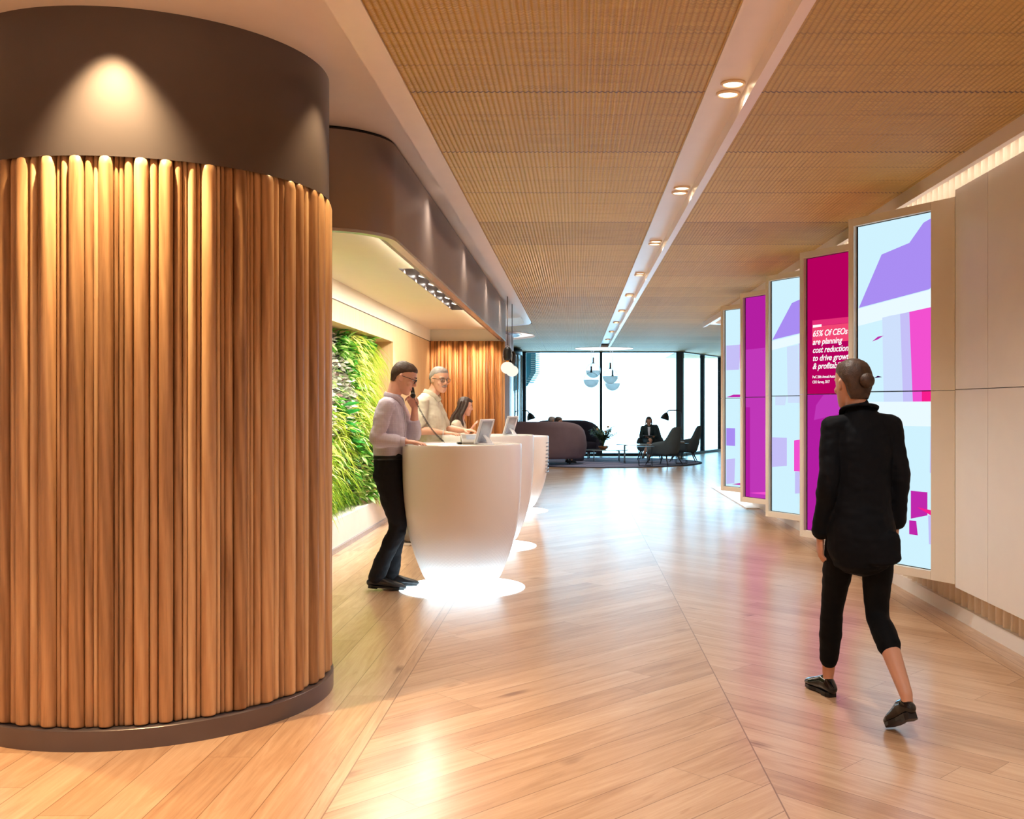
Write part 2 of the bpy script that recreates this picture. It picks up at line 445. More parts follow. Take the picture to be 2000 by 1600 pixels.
def area(name, loc, sx, sy, power, col=(1, .85, .7), target=None, rot=None, spread=180):
    l = bpy.data.lights.new(name, 'AREA'); l.shape = 'RECTANGLE'; l.size = sx; l.size_y = sy; l.energy = power; l.color = col
    l.spread = math.radians(spread)
    o = bpy.data.objects.new(name, l); COL.objects.link(o); o.location = loc
    if rot is not None: o.rotation_euler = rot
    elif target is not None:
        d = Vector(target)-Vector(loc); o.rotation_euler = d.to_track_quat('-Z', 'Y').to_euler()
    return o
for i, yy in enumerate(ys):
    for j, dy in enumerate((-0.085, 0.085)):
        lab = 'round warm ceiling trough downlight, the %s of the %s pair from the camera' % (('nearer', 'farther')[j], ordn[i])
        if dl is None: dl = make_downlight(); dl.location = (0.79, yy+dy, 3.068); dl['label'] = lab
        else: dup(dl, (0.79, yy+dy, 3.068), 0, lab)

# ---- walls
b = bmesh.new()   # wall behind the screens, vertical half-round ribs
rp = 0.112
yy = -1.0
pts = []
while yy < 14.9:
    for k in range(8):
        a = PI*k/8; pts.append((2.640-0.040*math.sin(a), yy + rp*k/8))
    yy += rp
pts += [(2.640, yy), (2.72, yy), (2.72, -1.0)]
prism(b, pts, 0.0, 3.1)
struct('wall_right', b, M['rib'])
b = bmesh.new(); box(b, 2.585, 2.63, -1.0, 14.95, 0.0, 0.098); struct('baseboard_right', b, M['panel'])
b = bmesh.new(); box(b, 2.72, 5.6, 14.9, 14.95, 0, 3.1); box(b, 5.5, 5.6, 14.95, 33.5, 0, 3.1); struct('wall_right.001', b, M['plaster'])
b = bmesh.new(); box(b, 2.72, 2.8, -5.0, -1.0, 0, 3.1); struct('wall_right.002', b, M['plaster'])
b = bmesh.new(); box(b, -6.0, 2.8, -5.1, -5.0, 0, 3.4); struct('wall_back', b, M['plaster'])
b = bmesh.new(); box(b, -4.3, -4.2, -5.0, 6.0, 0, 3.4); box(b, -6.0, -5.9, 16.9, 33.0, 0, 3.4); struct('wall_left', b, M['plaster'])

# wall cladding panels beside the screens (each pair upper/lower)
PZ0, PZ1, PZM = 0.262, 2.858, 1.553
edges = [6.69, 6.16, 5.56, 4.96, 4.36, 3.76, 3.16]
pi_ = 0
for i in range(len(edges)-1):
    for (z0, z1, w) in ((PZ0, PZM-0.002, 'lower'), (PZM+0.002, PZ1, 'upper')):
        b = bmesh.new(); box(b, 2.48, 2.60, edges[i+1]+0.002, edges[i]-0.002, z0, z1)
        o = link('wall_panel', b, M['panel'], None, bevel=0.002)
        tag(o, 'flat white %s wall panel, %s from the tall screens' % (w, ('first', 'second', 'third', 'fourth', 'fifth', 'sixth')[i]), 'wall panel', 'flat white panels on the ribbed wall')

# ================================================================ RECEPTION ALCOVE
# bulkhead with rounded corner (dark bronze metal)
R = 0.45; cx, cy = -1.602, 6.56
outer = [(-4.1, 6.05), (-2.2, 6.09), (-1.9, 6.10)]
for i in range(13):
    a = -PI/2 + PI/2*i/12; outer.append((cx+R*math.cos(a), cy+R*math.sin(a)))
outer += [(-1.152, 16.9)]
def offset_path(path, d):
    P = [Vector(p) for p in path]; n = len(P); out = []
    for i in range(n):
        t = (P[min(i+1, n-1)]-P[max(i-1, 0)]).normalized(); nn = Vector((-t.y, t.x)); out.append(P[i]+nn*d)
    return out
def wall_strip(path, d, z0, z1, name, mat):
    inn = offset_path(path, d); bb = bmesh.new(); rings = []
    for p, q in zip(path, inn): rings.append([(p[0], p[1], z0), (p[0], p[1], z1), (q[0], q[1], z1), (q[0], q[1], z0)])
    vs = ring_stack(bb, rings, True, True)
    return bb
b = wall_strip(outer, 0.10, 2.515, ZR-0.02, 'x', None)
o = struct('ceiling.008', b, M['bronze_sheen']); o.modifiers.new('e', 'EDGE_SPLIT').split_angle = math.radians(40)
b = wall_strip(offset_path(outer, -0.006), 0.06, 2.497, 2.516, 'x', None)
M['steel'] = plain('satin_steel_edge', srgb(190, 190, 200), 0.25, 0.8)
o = struct('trim_4', b, M['steel']); o.modifiers.new('e', 'EDGE_SPLIT').split_angle = math.radians(40)
b = wall_strip(offset_path(outer, 0.012), 0.06, ZR-0.02, ZR+0.0, 'x', None)
struct('trim_5', b, M['black'])
# alcove ceiling at 2.68 with slot
M['alcove'] = plain('cream_plaster', srgb(246, 236, 214), 0.6, var=0.01)
b = bmesh.new()
zc = 2.68
for (xa, xb, ya, yb) in ((-4.2, -1.59, 6.2, 16.7), (-1.39, -1.24, 6.3, 16.7), (-1.59, -1.39, 6.2, 9.2), (-1.59, -1.39, 13.2, 16.7)):
    box(b, xa, xb, ya, yb, zc, zc+0.03)
struct('ceiling.009', b, M['alcove'])
# slot fixture
t = thing('recessed_light_slot', 'long dark recessed light slot with spotlights in the cream alcove ceiling', 'recessed light', (0, 0, 0))
M['slotgrey'] = plain('slot_grey_metal', srgb(120, 106, 100), 0.35, 0.5)
b = bmesh.new(); prof = [(-1.59, zc-0.002), (-1.585, zc-0.002), (-1.585, zc+0.14), (-1.395, zc+0.14), (-1.395, zc-0.002), (-1.39, zc-0.002), (-1.39, zc+0.15), (-1.59, zc+0.15)]
ring_stack(b, [[(p[0], 9.2, p[1]) for p in prof], [(p[0], 13.2, p[1]) for p in prof]], True, False)
box(b, -1.588, -1.392, 9.2, 9.206, zc, zc+0.14); box(b, -1.588, -1.392, 13.194, 13.2, zc, zc+0.14)
link('slot_housing', b, M['slotgrey'], t)
M['lamp_cool'] = emit('cool_lamp_glow', (1.0, 0.95, 0.88, 1), 12.0)
for i in range(6):
    yy = 9.5+i*0.68
    b = bmesh.new(); tube(b, [(-1.49, yy, zc+0.13), (-1.53, yy, zc+0.05)], 0.035, seg=16, round_ends=False); sp = link('spotlight', b, M['white_gloss'], t)
    b = bmesh.new(); tube(b, [(-1.53, yy, zc+0.052), (-1.5315, yy, zc+0.047)], 0.028, seg=16, round_ends=False); link('lens', b, M['lamp_cool'], sp)
# alcove left wall with planted niche
XW = -2.35
b = bmesh.new()
box(b, XW-0.1, XW, 6.2, 16.8, 2.49, 2.70)                        # band above the shadow gap
struct('wall_alcove', b, M['alcove'])
b = bmesh.new()
box(b, XW-0.55, XW, 13.19, 16.72, 0.0, 2.478)
box(b, XW-0.55, XW, 6.2, 13.19, 2.27, 2.478)
box(b, XW-0.60, XW-0.5, 6.2, 13.19, 0.32, 2.27)
box(b, XW-0.55, XW+0.002, 6.0, 6.6, 0.0, 2.478)
struct('wall_alcove.001', b, M['birch'])
b = bmesh.new(); box(b, XW-0.1, XW-0.012, 6.2, 16.7, 2.478, 2.49); struct('trim_6', b, M['black'])
b = bmesh.new(); box(b, XW-0.55, XW-0.015, 6.6, 13.19, 0.0, 0.32)
M['ledge'] = plain('white_stone_ledge', srgb(238, 228, 222), 0.35, var=0.02)
struct('wall_alcove.002', b, M['ledge'], bevel=0.004)
b = bmesh.new(); box(b, XW-0.02, XW+0.008, 6.6, 13.6, 0.0, 0.05)
struct('baseboard_alcove', b, M['steel'])
# back wall of alcove: lit lintel band + timber slats
b = bmesh.new(); box(b, XW, -1.19, 16.6, 16.9, 2.49, 2.70); struct('wall_alcove.003', b, M['alcove'])

def slat_line(path_fn, total, seq, name, mat, z0, z1, parent=None, taper=0.0, widths=None, seed=3):
    """half-round timber slats following path_fn(s) -> (point, outward normal)"""
    rr = random.Random(seed); bb = bmesh.new(); tones = []
    s = 0.0; k = 0
    W = widths or {'W': (0.064, 0.040), 'm': (0.036, 0.022), 'n': (0.020, 0.012)}
    while s < total:
        w, d = W[seq[k % len(seq)]]; k += 1
        w *= rr.uniform(0.95, 1.05); c, nrm = path_fn(s+w/2); c = Vector((c[0], c[1], 0)); nrm = Vector((nrm[0], nrm[1], 0)); tt = Vector((-nrm.y, nrm.x, 0))
        N = 9; rings = []
        zs = [(z0, 0.62), (z0+0.006, 0.9), (z0+0.012, 1.0), (z1-taper, 1.0), (z1-taper*0.4, 0.80), (z1-taper*0.12, 0.45), (z1, 0.15)] if taper else [(z0, 1.0), (z1, 1.0)]
        hw = w/2*0.985
        for z, f in zs:
            ring = []
            for i in range(N):
                a = PI*i/(N-1); ring.append(c + tt*(hw*math.cos(a)*(1 if not taper else (0.75+0.25*f))) + nrm*(d*f*math.sin(a)**0.8) + Vector((0, 0, z)))
            ring.append(c - tt*hw - nrm*0.01 + Vector((0, 0, z))); ring.append(c + tt*hw - nrm*0.01 + Vector((0, 0, z)))
            rings.append(ring)
        f0 = len(bb.faces); ring_stack(bb, rings, True, True)
        tones += [rr.random()]*(len(bb.faces)-f0); s += w
    o = link(name, bb, mat, parent, tone=tones, recalc=True)
    return o
seqB = list('WnnmWmWnmnWWmnWnWmmnWnnW')
L2 = 1.16-0.12
def back_path(s):
    if s < L2: return (XW+s, 16.55), (0, -1)
    a = (s-L2)/0.12; a = min(a, PI/2+0.2)
    return (XW+L2+0.12*math.sin(a), 16.67-0.12*math.cos(a)), (math.sin(a), -math.cos(a))
o = slat_line(back_path, L2+0.12*PI/2+0.1, seqB, 'wall_alcove.004', M['slat_back'], 0.05, 2.49, widths={'W': (0.075, 0.045), 'm': (0.045, 0.026), 'n': (0.024, 0.014)})
o['kind'] = 'structure'
b = bmesh.new(); box(b, XW-0.2, -1.19, 16.58, 16.9, 0, 2.49); struct('wall_alcove.005', b, M['black'])

# ================================================================ TIMBER DRUM (front left)
DC = (-2.10, 5.14); DR = 0.84
drum = thing('timber_clad_drum', 'large round column clad in vertical timber slats under a dark metal band', 'column', (DC[0], DC[1], 0))
b = bmesh.new(); lathe(b, [(DR, 2.50), (DR, ZR), (DR-0.04, ZR), (DR-0.04, 2.50)], 160, cap=False)
bmesh.ops.recalc_face_normals(b, faces=b.faces)
o = link('metal_band', b, M['bronze'], drum, recalc=True); o.modifiers.new('e', 'EDGE_SPLIT').split_angle = math.radians(40)
b = bmesh.new(); lathe(b, [(DR+0.022, 0.0), (DR+0.022, 0.085), (DR+0.016, 0.09), (DR-0.05, 0.09)], 160); o = link('metal_plinth', b, M['bronze_base'], drum)
o.modifiers.new('e', 'EDGE_SPLIT').split_angle = math.radians(40)
b = bmesh.new(); lathe(b, [(DR-0.045, 0.085), (DR-0.045, 2.62)], 128); link('backing', b, M['black'], drum)
RS = DR-0.025
seqA = list('WnnmWnnmWmmWWnmnWnWmmWmWmnWnmWmnWnnmWmWmnmn')
def drum_path(s):
    a = -PI/2 - 1.5 + s/RS; return (RS*math.cos(a), RS*math.sin(a)), (math.cos(a), math.sin(a))
slat_line(drum_path, 2*PI*RS-0.02, seqA, 'slat_cladding', M['slat'], 0.092, 2.515, drum, taper=0.05, seed=11)

# ================================================================ FAR END: columns, window wall
b = bmesh.new(); C0 = RING_L
pts = []
for i in range(64):
    a = 2*PI*i/64; pts.append((C0[0]+1.36*math.cos(a), C0[1]+1.36*math.sin(a)))
prism(b, pts, 0, 3.06, smooth=True)
o = struct('column', b, M['column']); o.modifiers.new('e', 'EDGE_SPLIT').split_angle = math.radians(30)
b = bmesh.new()
for i in range(16):
    a = 2*PI*(i+0.2)/16; c, s_ = math.cos(a), math.sin(a)
    p = Vector((C0[0]+1.362*c, C0[1]+1.362*s_, 0)); t = Vector((-s_, c, 0)); nn = Vector((c, s_, 0))
    q = [p-t*0.012-nn*0.01, p+t*0.012-nn*0.01, p+t*0.012+nn*0.004, p-t*0.012+nn*0.004]
    prism(b, [(v.x, v.y) for v in q], 0, 3.04)
struct('trim_7', b, M['steel'])

def glass_mat(name, tint=(0.93, 0.98, 1.0, 1), refl=0.03):
    n = NT(name); tr = n.n('ShaderNodeBsdfTransparent'); tr.inputs[0].default_value = tint
    gl = n.n('ShaderNodeBsdfGlossy'); gl.inputs['Roughness'].default_value = 0.02
    lw_ = n.n('ShaderNodeLayerWeight'); lw_.inputs[0].default_value = 0.5
    fr = n.math('ADD', n.math('MULTIPLY', n.math('POWER', lw_.outputs['Facing'], 4.0), 0.6), refl)
    mx = n.n('ShaderNodeMixShader'); n.link(fr, mx.inputs[0]); n.link(tr.outputs[0], mx.inputs[1]); n.link(gl.outputs[0], mx.inputs[2])
    n.link(mx.outputs[0], n.out.inputs[0]); return n.m
M['glass'] = glass_mat('window_glass')
M['curtain'] = plain('pale_sheer_metal_fins', srgb(200, 226, 236), 0.3, 0.2, var=0.05)
# curved glazed partition with a dark disc on top, left of the big window
gp = thing('curved_glass_partition', 'curved pale glazed partition with dark disc canopy left of the big window', 'partition', (-2.36, 27.75, 0))
b = bmesh.new(); lathe(b, [(0.92, 2.80), (0.92, 2.96), (0.90, 2.97), (0.1, 2.97)], 64); link('canopy_disc', b, M['mullion'], gp)
b = bmesh.new()
rings = [[(0.90*math.cos(a), 0.90*math.sin(a), z) for a in [-1.9+2.9*i/40 for i in range(41)]] for z in (0.02, 2.80)]
ring_stack(b, rings, False, True, False); link('glass_wall', b, M['glass'], gp)
for i in range(11):
    a = -1.9+2.9*i/10
    b = bmesh.new(); tube(b, [(0.90*math.cos(a), 0.90*math.sin(a), 0.0), (0.90*math.cos(a), 0.90*math.sin(a), 2.80)], 0.022, seg=8, round_ends=False)
    link('fin', b, M['curtain'], gp)

# window wall: mullions and panes
def wbox(name, x0, x1, y0, y1, z0, z1, mat, parent=None):
    b = bmesh.new(); box(b, x0, x1, y0, y1, z0, z1); return struct(name, b, mat, parent, bevel=0.004)
ZT = 2.985
w1 = bpy.data.objects.new('window_1', None); COL.objects.link(w1); w1['kind'] = 'structure'
w1.location = (0, YW, 0)
def wp(name, x0, x1, y0, y1, z0, z1, mat):
    b = bmesh.new(); box(b, x0, x1, y0, y1, z0, z1); return link(name, b, mat, w1, bevel=0.003)
for xm, wd in ((-1.475, 0.10), (0.735, 0.075), (2.98, 0.17), (-3.7, 0.10)):
    wp('mullion', xm-wd/2, xm+wd/2, -0.07, 0.07, 0, ZT, M['mullion'])
wp('sill', -5.9, 3.0, -0.06, 0.06, 0, 0.075, M['mullion'])
wp('head', -5.9, 3.0, -0.06, 0.06, ZT-0.015, 3.2, M['mullion'])
for xa, xb in ((-3.65, -1.525), (-1.425, 0.6975), (0.7725, 2.895)):
    wp('pane', xa, xb, -0.006, 0.006, 0.075, ZT-0.015, M['glass'])
# right part turns away
w2 = bpy.data.objects.new('window_2', None); COL.objects.link(w2); w2['kind'] = 'structure'
w2.location = (3.05, YW, 0); ang = math.atan2(3.4, 1.75); w2.rotation_euler = (0, 0, ang)
Lw = math.hypot(1.75, 3.4)*1.5
def wq(name, s0, s1, y0, y1, z0, z1, mat):
    b = bmesh.new(); box(b, s0, s1, y0, y1, z0, z1); return link(name, b, mat, w2, bevel=0.003)
for s in (0.0, 1.75, 3.35, 5.0):
    wq('mullion', s-0.05, s+0.05, -0.06, 0.06, 0, 3.2, M['mullion'])
wq('sill', 0, Lw, -0.06, 0.06, 0, 0.075, M['mullion']); wq('head', 0, Lw, -0.06, 0.06, 2.97, 3.2, M['mullion'])
for s0, s1 in ((0.07, 1.68), (1.82, 3.28), (3.42, 4.93)): wq('pane', s0, s1, -0.006, 0.006, 0.075, 2.97, M['glass'])

# neighbouring facade outside, upper left of the window
fc = thing('outside_facade', 'blue louvred facade of the neighbouring tower seen high through the window', 'building', (0, 34, 0))
M['facade'] = plain('blue_facade', srgb(60, 150, 178), 0.3, 0.2, var=0.2, scale=1.5)
b = bmesh.new()
sec = [(-2.6, 1.7), (-1.60, 2.10), (-1.32, 2.55), (-1.30, 5.2), (-2.6, 5.2)]
rings = [[(x_, y_, z_) for x_, z_ in sec] for y_ in (0.0, 2.5)]
ring_stack(b, rings, True, False); link('facade_body', b, M['facade'], fc)
M['louvre'] = plain('pale_louvre', srgb(190, 232, 240), 0.4, var=0.05)
b = bmesh.new()
for i in range(38):
    z = 2.2+i*0.07
    x0 = -1.48 if z > 2.5 else -1.48-(2.5-z)*0.6
    box(b, x0, x0+0.30, -0.06, 0.0, z, z+0.028)
link('louvres', b, M['louvre'], fc)

# ---- world: bright overcast sky outside the glass
w = bpy.data.worlds.new('sky'); scene.world = w; w.use_nodes = True
nt = w.node_tree; nt.nodes.clear()
o_ = nt.nodes.new('ShaderNodeOutputWorld'); bg = nt.nodes.new('ShaderNodeBackground')
tc = nt.nodes.new('ShaderNodeTexCoord'); sp_ = nt.nodes.new('ShaderNodeSeparateXYZ'); cr = nt.nodes.new('ShaderNodeValToRGB')
nt.links.new(tc.outputs['Generated'], sp_.inputs[0]); nt.links.new(sp_.outputs[2], cr.inputs[0])
cr.color_ramp.elements[0].position = 0.0; cr.color_ramp.elements[0].color = (0.44, 0.78, 1.0, 1)
cr.color_ramp.elements[1].position = 0.25; cr.color_ramp.elements[1].color = (0.30, 0.70, 1.0, 1)
nt.links.new(cr.outputs[0], bg.inputs[0]); bg.inputs[1].default_value = 6.0
nt.links.new(bg.outputs[0], o_.inputs[0])
# ================================================================ SCREENS
M['frame'] = plain('pale_beige_frame', srgb(232, 222, 208), 0.45, var=0.015)
def scr(name, r, g, b_, k=1.0):
    c = srgb(r, g, b_); return emit(name, c, k*0.88)
SC = [scr('screen_pale_blue', 206, 240, 252), scr('screen_white', 232, 248, 255), scr('screen_violet', 168, 140, 240), scr('screen_pink', 240, 80, 205),
      scr('screen_lilac', 196, 190, 245), scr('screen_light_lilac', 205, 222, 250), scr('screen_magenta', 190, 40, 170),
      scr('screen_crimson', 180, 0, 92), scr('screen_purple', 178, 30, 160), scr('screen_rose', 226, 48, 118), scr('screen_deep', 60, 10, 70),
      scr('screen_text_white', 255, 250, 252), scr('screen_hot', 245, 30, 140), scr('screen_red', 240, 70, 115), scr('screen_orchid', 190, 55, 182)]
PB, WH, VI, PK, LI, LL, MG, CR, PU, RO, DP, TX, HO, RD, OR = range(15)
M['bezel'] = plain('black_bezel', srgb(8, 10, 22), 0.25)
SW, SH0, SH1 = 0.690, 0.345, 2.752      # screen width, bottom, top
def art_light(bm_add):
    P = bm_add
    P([(0, 0), (1, 0), (1, 1), (0, 1)], PB)
    P([(0.01, 0.755), (0.33, 0.905), (0.70, 0.925), (0.88, 0.975), (1, 0.985), (1, 0.795), (0.95, 0.785)], VI)
    P([(0, 0.700), (1, 0.735), (1, 0.79), (0.95, 0.783), (0, 0.752)], WH)
    P([(0.36, 0.47), (0.50, 0.47), (0.46, 0.722), (0.34, 0.718)], LL)
    P([(0.50, 0.47), (0.62, 0.47), (0.58, 0.724), (0.46, 0.722)], LL)
    P([(0.62, 0.47), (0.745, 0.47), (0.70, 0.727), (0.58, 0.724)], LI)
    P([(0.745, 0.47), (1, 0.47), (1, 0.735), (0.70, 0.727)], PK)
    P([(0.86, 0.47), (1, 0.47), (1, 0.50), (0.86, 0.50)], HO)
    P([(0.0, 0.40), (1, 0.40), (1, 0.47), (0, 0.47)], WH)
    P([(0.20, 0.650), (0.28, 0.655), (0.36, 0.665), (0.28, 0.663)], MG)
    P([(0.22, 0.540), (0.34, 0.543), (0.28, 0.547)], DP)
    P([(0.96, 0.27), (1, 0.27), (1, 0.40), (0.97, 0.40)], LI)
    P([(0.72, 0.135), (0.93, 0.15), (0.93, 0.215), (0.72, 0.215)], MG)
    P([(0.80, 0.17), (1.0, 0.148), (1.0, 0.165)], HO)
    P([(0.70, 0.09), (0.81, 0.09), (0.79, 0.13), (0.70, 0.13)], MG)
    P([(0.95, 0.07), (1, 0.07), (1, 0.15), (0.94, 0.15)], LI)
    P([(0.30, 0.045), (0.55, 0.05), (0.52, 0.075), (0.30, 0.07)], VI)
    P([(0.05, 0.20), (0.30, 0.21), (0.30, 0.30), (0.05, 0.30)], LI)
def art_light2(P):
    P([(0, 0), (1, 0), (1, 1), (0, 1)], PB)
    P([(0.01, 0.745), (0.45, 0.895), (1, 0.93), (1, 0.775)], VI)
    P([(0.0, 0.70), (1, 0.735), (1, 0.77), (0.0, 0.74)], WH)
    P([(0.36, 0.47), (0.62, 0.47), (0.58, 0.715), (0.34, 0.71)], LL)
    P([(0.62, 0.45), (0.80, 0.45), (0.76, 0.73), (0.60, 0.72)], LI)
    P([(0.80, 0.45), (1, 0.45), (1, 0.735), (0.76, 0.73)], PK)
    P([(0.08, 0.46), (0.30, 0.46), (0.34, 0.50), (0.08, 0.50)], LL)
    P([(0.0, 0.19), (0.34, 0.20), (0.34, 0.32), (0.0, 0.32)], LI)
    P([(0.50, 0.18), (1.0, 0.18), (1.0, 0.33), (0.50, 0.31)], PK)
    P([(0.52, 0.085), (1.0, 0.10), (1.0, 0.178), (0.52, 0.178)], LI)
    P([(0.70, 0.36), (1.0, 0.365), (1.0, 0.42), (0.72, 0.42)], LI)
def art_light3(P):
    P([(0, 0), (1, 0), (1, 1), (0, 1)], PB)
    P([(0.44, 0.79), (1, 0.80), (1, 0.905), (0.50, 0.90)], LI)
    P([(0.02, 0.66), (0.42, 0.66), (0.48, 0.80), (0.02, 0.80)], LI)
    P([(0.45, 0.665), (1, 0.67), (1, 0.80), (0.45, 0.80)], PK)
    P([(0.02, 0.505), (0.75, 0.505), (0.9, 0.52), (0.25, 0.52)], MG)
    P([(0.02, 0.23), (0.30, 0.23), (0.30, 0.33), (0.02, 0.33)], VI)
    P([(0.02, 0.01), (0.28, 0.02), (0.30, 0.16), (0.02, 0.15)], LI)
    P([(0.2, 0.012), (0.95, 0.014), (1, 0.03), (0.6, 0.03)], MG)
def art_red(P):
    P([(0, 0.499), (1, 0.499), (1, 1), (0, 1)], CR)
    P([(0, 0), (1, 0), (1, 0.499), (0, 0.499)], PU)
    P([(0.09, 0.7500), (1, 0.7500), (1, 0.771), (0.09, 0.771)], RO)
    P([(0.09, 0.687), (1, 0.687), (1, 0.7490), (0.09, 0.7490)], RD)
    P([(0.10, 0.7445), (0.26, 0.7452), (0.26, 0.7545), (0.10, 0.7538)], TX)
    P([(0.12, 0.405), (0.60, 0.43), (0.85, 0.498), (0.3, 0.499), (0.16, 0.46)], OR)
def art_purple(P):
    P([(0, 0), (1, 0), (1, 1), (0, 1)], OR)
    P([(0, 0.74), (1, 0.745), (1, 1), (0, 1)], PU)
    P([(0.10, 0.02), (1, 0.02), (1, 0.05), (0.55, 0.035)], PK)
    P([(0.0, 0.0), (0.12, 0.0), (0.12, 0.45), (0.0, 0.45)], PU)
ARTS = [art_light, art_red, art_light2, art_purple, art_light3]
LABS = ['tall pale blue and violet screen nearest the camera, joining the white wall panels',
        'tall crimson and purple screen carrying white italic survey text',
        'pale blue screen with violet and pink shapes, between the crimson and the plain purple screens',
        'plain purple-magenta tall screen, second from the far end of the row',
        'narrow-looking pale blue screen at the far end of the row, next to the lounge']
ZB0, ZB1, ZBM = 0.280, 2.815, 1.548
for i in range(5):
    py_ = 7.525 + 1.655*i if i else 7.525
    py_ = [7.525, 9.16, 10.81, 12.47, 14.13][i]
    P0 = Vector((2.005, py_, 0)); Q0 = Vector((2.48, py_-0.835, 0))
    d = (Q0-P0).normalized(); L = (Q0-P0).length       # along the face, from outer edge to wall
    ang = math.atan2(d.y, d.x)
    t = thing('video_screen_unit', LABS[i], 'screen', (P0.x, P0.y, 0), ang, 'tall angled video screens along the right wall')
    # local: +x along the face, face looks toward -y side (the hall), depth to +y
    def lb(name, x0, x1, y0, y1, z0, z1, mat, par=None, bev=0.002):
        bb = bmesh.new(); box(bb, x0, x1, y0, y1, z0, z1); return link(name, bb, mat, par or t, bevel=bev)
    e = 0.085                                           # side strip outside the screen
    x0, x1 = 0.085, 0.085+SW-0.02
    # wedge housing behind the face
    bb = bmesh.new()
    inv = Matrix.Rotation(-ang, 3, 'Z')
    back = inv @ (Vector((2.60, py_-0.835, 0))-P0); back2 = inv @ (Vector((2.60, py_+0.50, 0))-P0); side = inv @ (Vector((2.12, py_+0.20, 0))-P0)
    prism(bb, [(0.0, 0.05), (L, 0.05), (back.x, back.y), (back2.x, back2.y), (0.0, 0.14)], ZB0+0.002, ZB1-0.002)
    link('housing', bb, M['panel'], t)
    # the frame: left stile, right stile (wide), top and bottom rails, with a seam at mid height
    for z0, z1 in ((ZB0, ZBM-0.0015), (ZBM+0.0015, ZB1)):
        lb('stile', 0.0, 0.040, 0.0, 0.14, z0, z1, M['frame'])
    lb('reveal', 0.040, 0.050, 0.002, 0.05, SH0-0.01, SH1+0.01, M['frame'])
    lb('rail', 0.041, x1+0.004, 0.0, 0.05, ZB0, SH0-0.006, M['frame'])
    lb('rail', 0.041, x1+0.004, 0.0, 0.05, SH1+0.006, ZB1, M['frame'])
    for z0, z1 in ((ZB0, ZBM-0.0015), (ZBM+0.0015, ZB1)):
        lb('side_panel', x1+0.006, L-0.002, 0.0, 0.05, z0, z1, M['frame'])
    lb('bezel', 0.050, x1+0.004, 0.034, 0.052, SH0-0.006, SH1+0.006, M['bezel'])
    for nm, v0, v1 in (('lower_display', 0.0, 0.4985), ('upper_display', 0.5015, 1.0)):
        bb = bmesh.new(); layer = [0]
        def add(poly, mi):
            # clip polygon to this panel
            pts = poly
            for lim, keep_hi in ((v0, True), (v1, False)):
                out = []
                for a in range(len(pts)):
                    p, q = pts[a], pts[(a+1) % len(pts)]
                    ip = p[1] >= lim if keep_hi else p[1] <= lim; iq = q[1] >= lim if keep_hi else q[1] <= lim
                    if ip: out.append(p)
                    if ip != iq:
                        k = (lim-p[1])/(q[1]-p[1]); out.append((p[0]+(q[0]-p[0])*k, lim))
                pts = out
                if len(pts) < 3: return
            layer[0] += 1
            yy = 0.031-0.0002*layer[0]
            X0, X1 = 0.068, x1
            vs = [bb.verts.new((X0+(X1-X0)*p[0], yy, SH0+(SH1-SH0)*p[1])) for p in pts]
            bb.faces.new(vs).material_index = mi
        ARTS[i](add)
        link(nm, bb, SC, t, recalc=False)
        bb = bmesh.new(); box(bb, 0.0675, x1+0.0005, 0.0315, 0.0335, SH0+(SH1-SH0)*v0, SH0+(SH1-SH0)*v1); link('display_back', bb, M['bezel'], t)
    if i == 1:
        # survey text
        lines = [('65% Of CEOs', 0.7115), ('are planning', 0.6815), ('cost reduction', 0.6518), ('to drive growth', 0.6220), ('& profitability', 0.5925)]
        def text(body, x, z, size, shear, sx, off, name):
            cu = bpy.data.curves.new(name, 'FONT'); cu.body = body; cu.size = size; cu.shear = shear; cu.offset = off
            cu.extrude = 0.0004; cu.space_character = 0.98; tmp = bpy.data.objects.new('tmp', cu); COL.objects.link(tmp)
            me = bpy.data.meshes.new_from_object(tmp.evaluated_get(bpy.context.evaluated_depsgraph_get())); bpy.data.objects.remove(tmp)
            me.name = name; me.materials.clear(); me.materials.append(SC[TX]); ob = bpy.data.objects.new(name, me); COL.objects.link(ob); ob.parent = t
            ob.location = (x, 0.0262, z); ob.rotation_euler = (PI/2, 0, 0); ob.scale = (sx, 1, 1)
        H = SH1-SH0
        for s_, v in lines: text(s_, 0.068+0.62*0.11, SH0+H*v, 0.074, 0.30, 1.02, 0.0012, 'survey_text')
        text('PwC 20th Annual Australian', 0.068+0.62*0.11, SH0+H*0.5585, 0.034, 0.0, 0.86, 0.0006, 'survey_source_text')
        text('CEO Survey, 2017', 0.068+0.62*0.11, SH0+H*0.540, 0.034, 0.0, 0.86, 0.0006, 'survey_source_text')

# ================================================================ RECEPTION DESKS
def desk_material():
    n = NT('white_pod_desk'); p = n.pos(True); s = n.sep(p)
    ang = n.math('ARCTAN2', s[1], s[0])
    # diamond quilt relief fading in toward the base
    u = n.math('MULTIPLY', ang, 34.0); v = n.math('MULTIPLY', s[2], 125.0)
    a = n.math('ABSOLUTE', n.math('SINE', n.math('ADD', u, v))); b_ = n.math('ABSOLUTE', n.math('SINE', n.math('SUBTRACT', u, v)))
    h = n.math('MINIMUM', a, b_)
    h = n.math('MINIMUM', h, 0.22)
    mr = n.n('ShaderNodeMapRange'); n.link(s[2], mr.inputs[0]); mr.inputs[1].default_value = 0.62; mr.inputs[2].default_value = 0.25
    mr.inputs[3].default_value = 0.0; mr.inputs[4].default_value = 1.0
    hh = n.math('MULTIPLY', h, mr.outputs[0])
    n.bsdf(srgb(244, 238, 236), 0.25, 0.0, n.bump(hh, 0.7, 0.012))
    return n.m
M['desk'] = desk_material()
M['disc'] = emit('lit_floor_disc', (0.66, 0.88, 1.0, 1), 5.5)
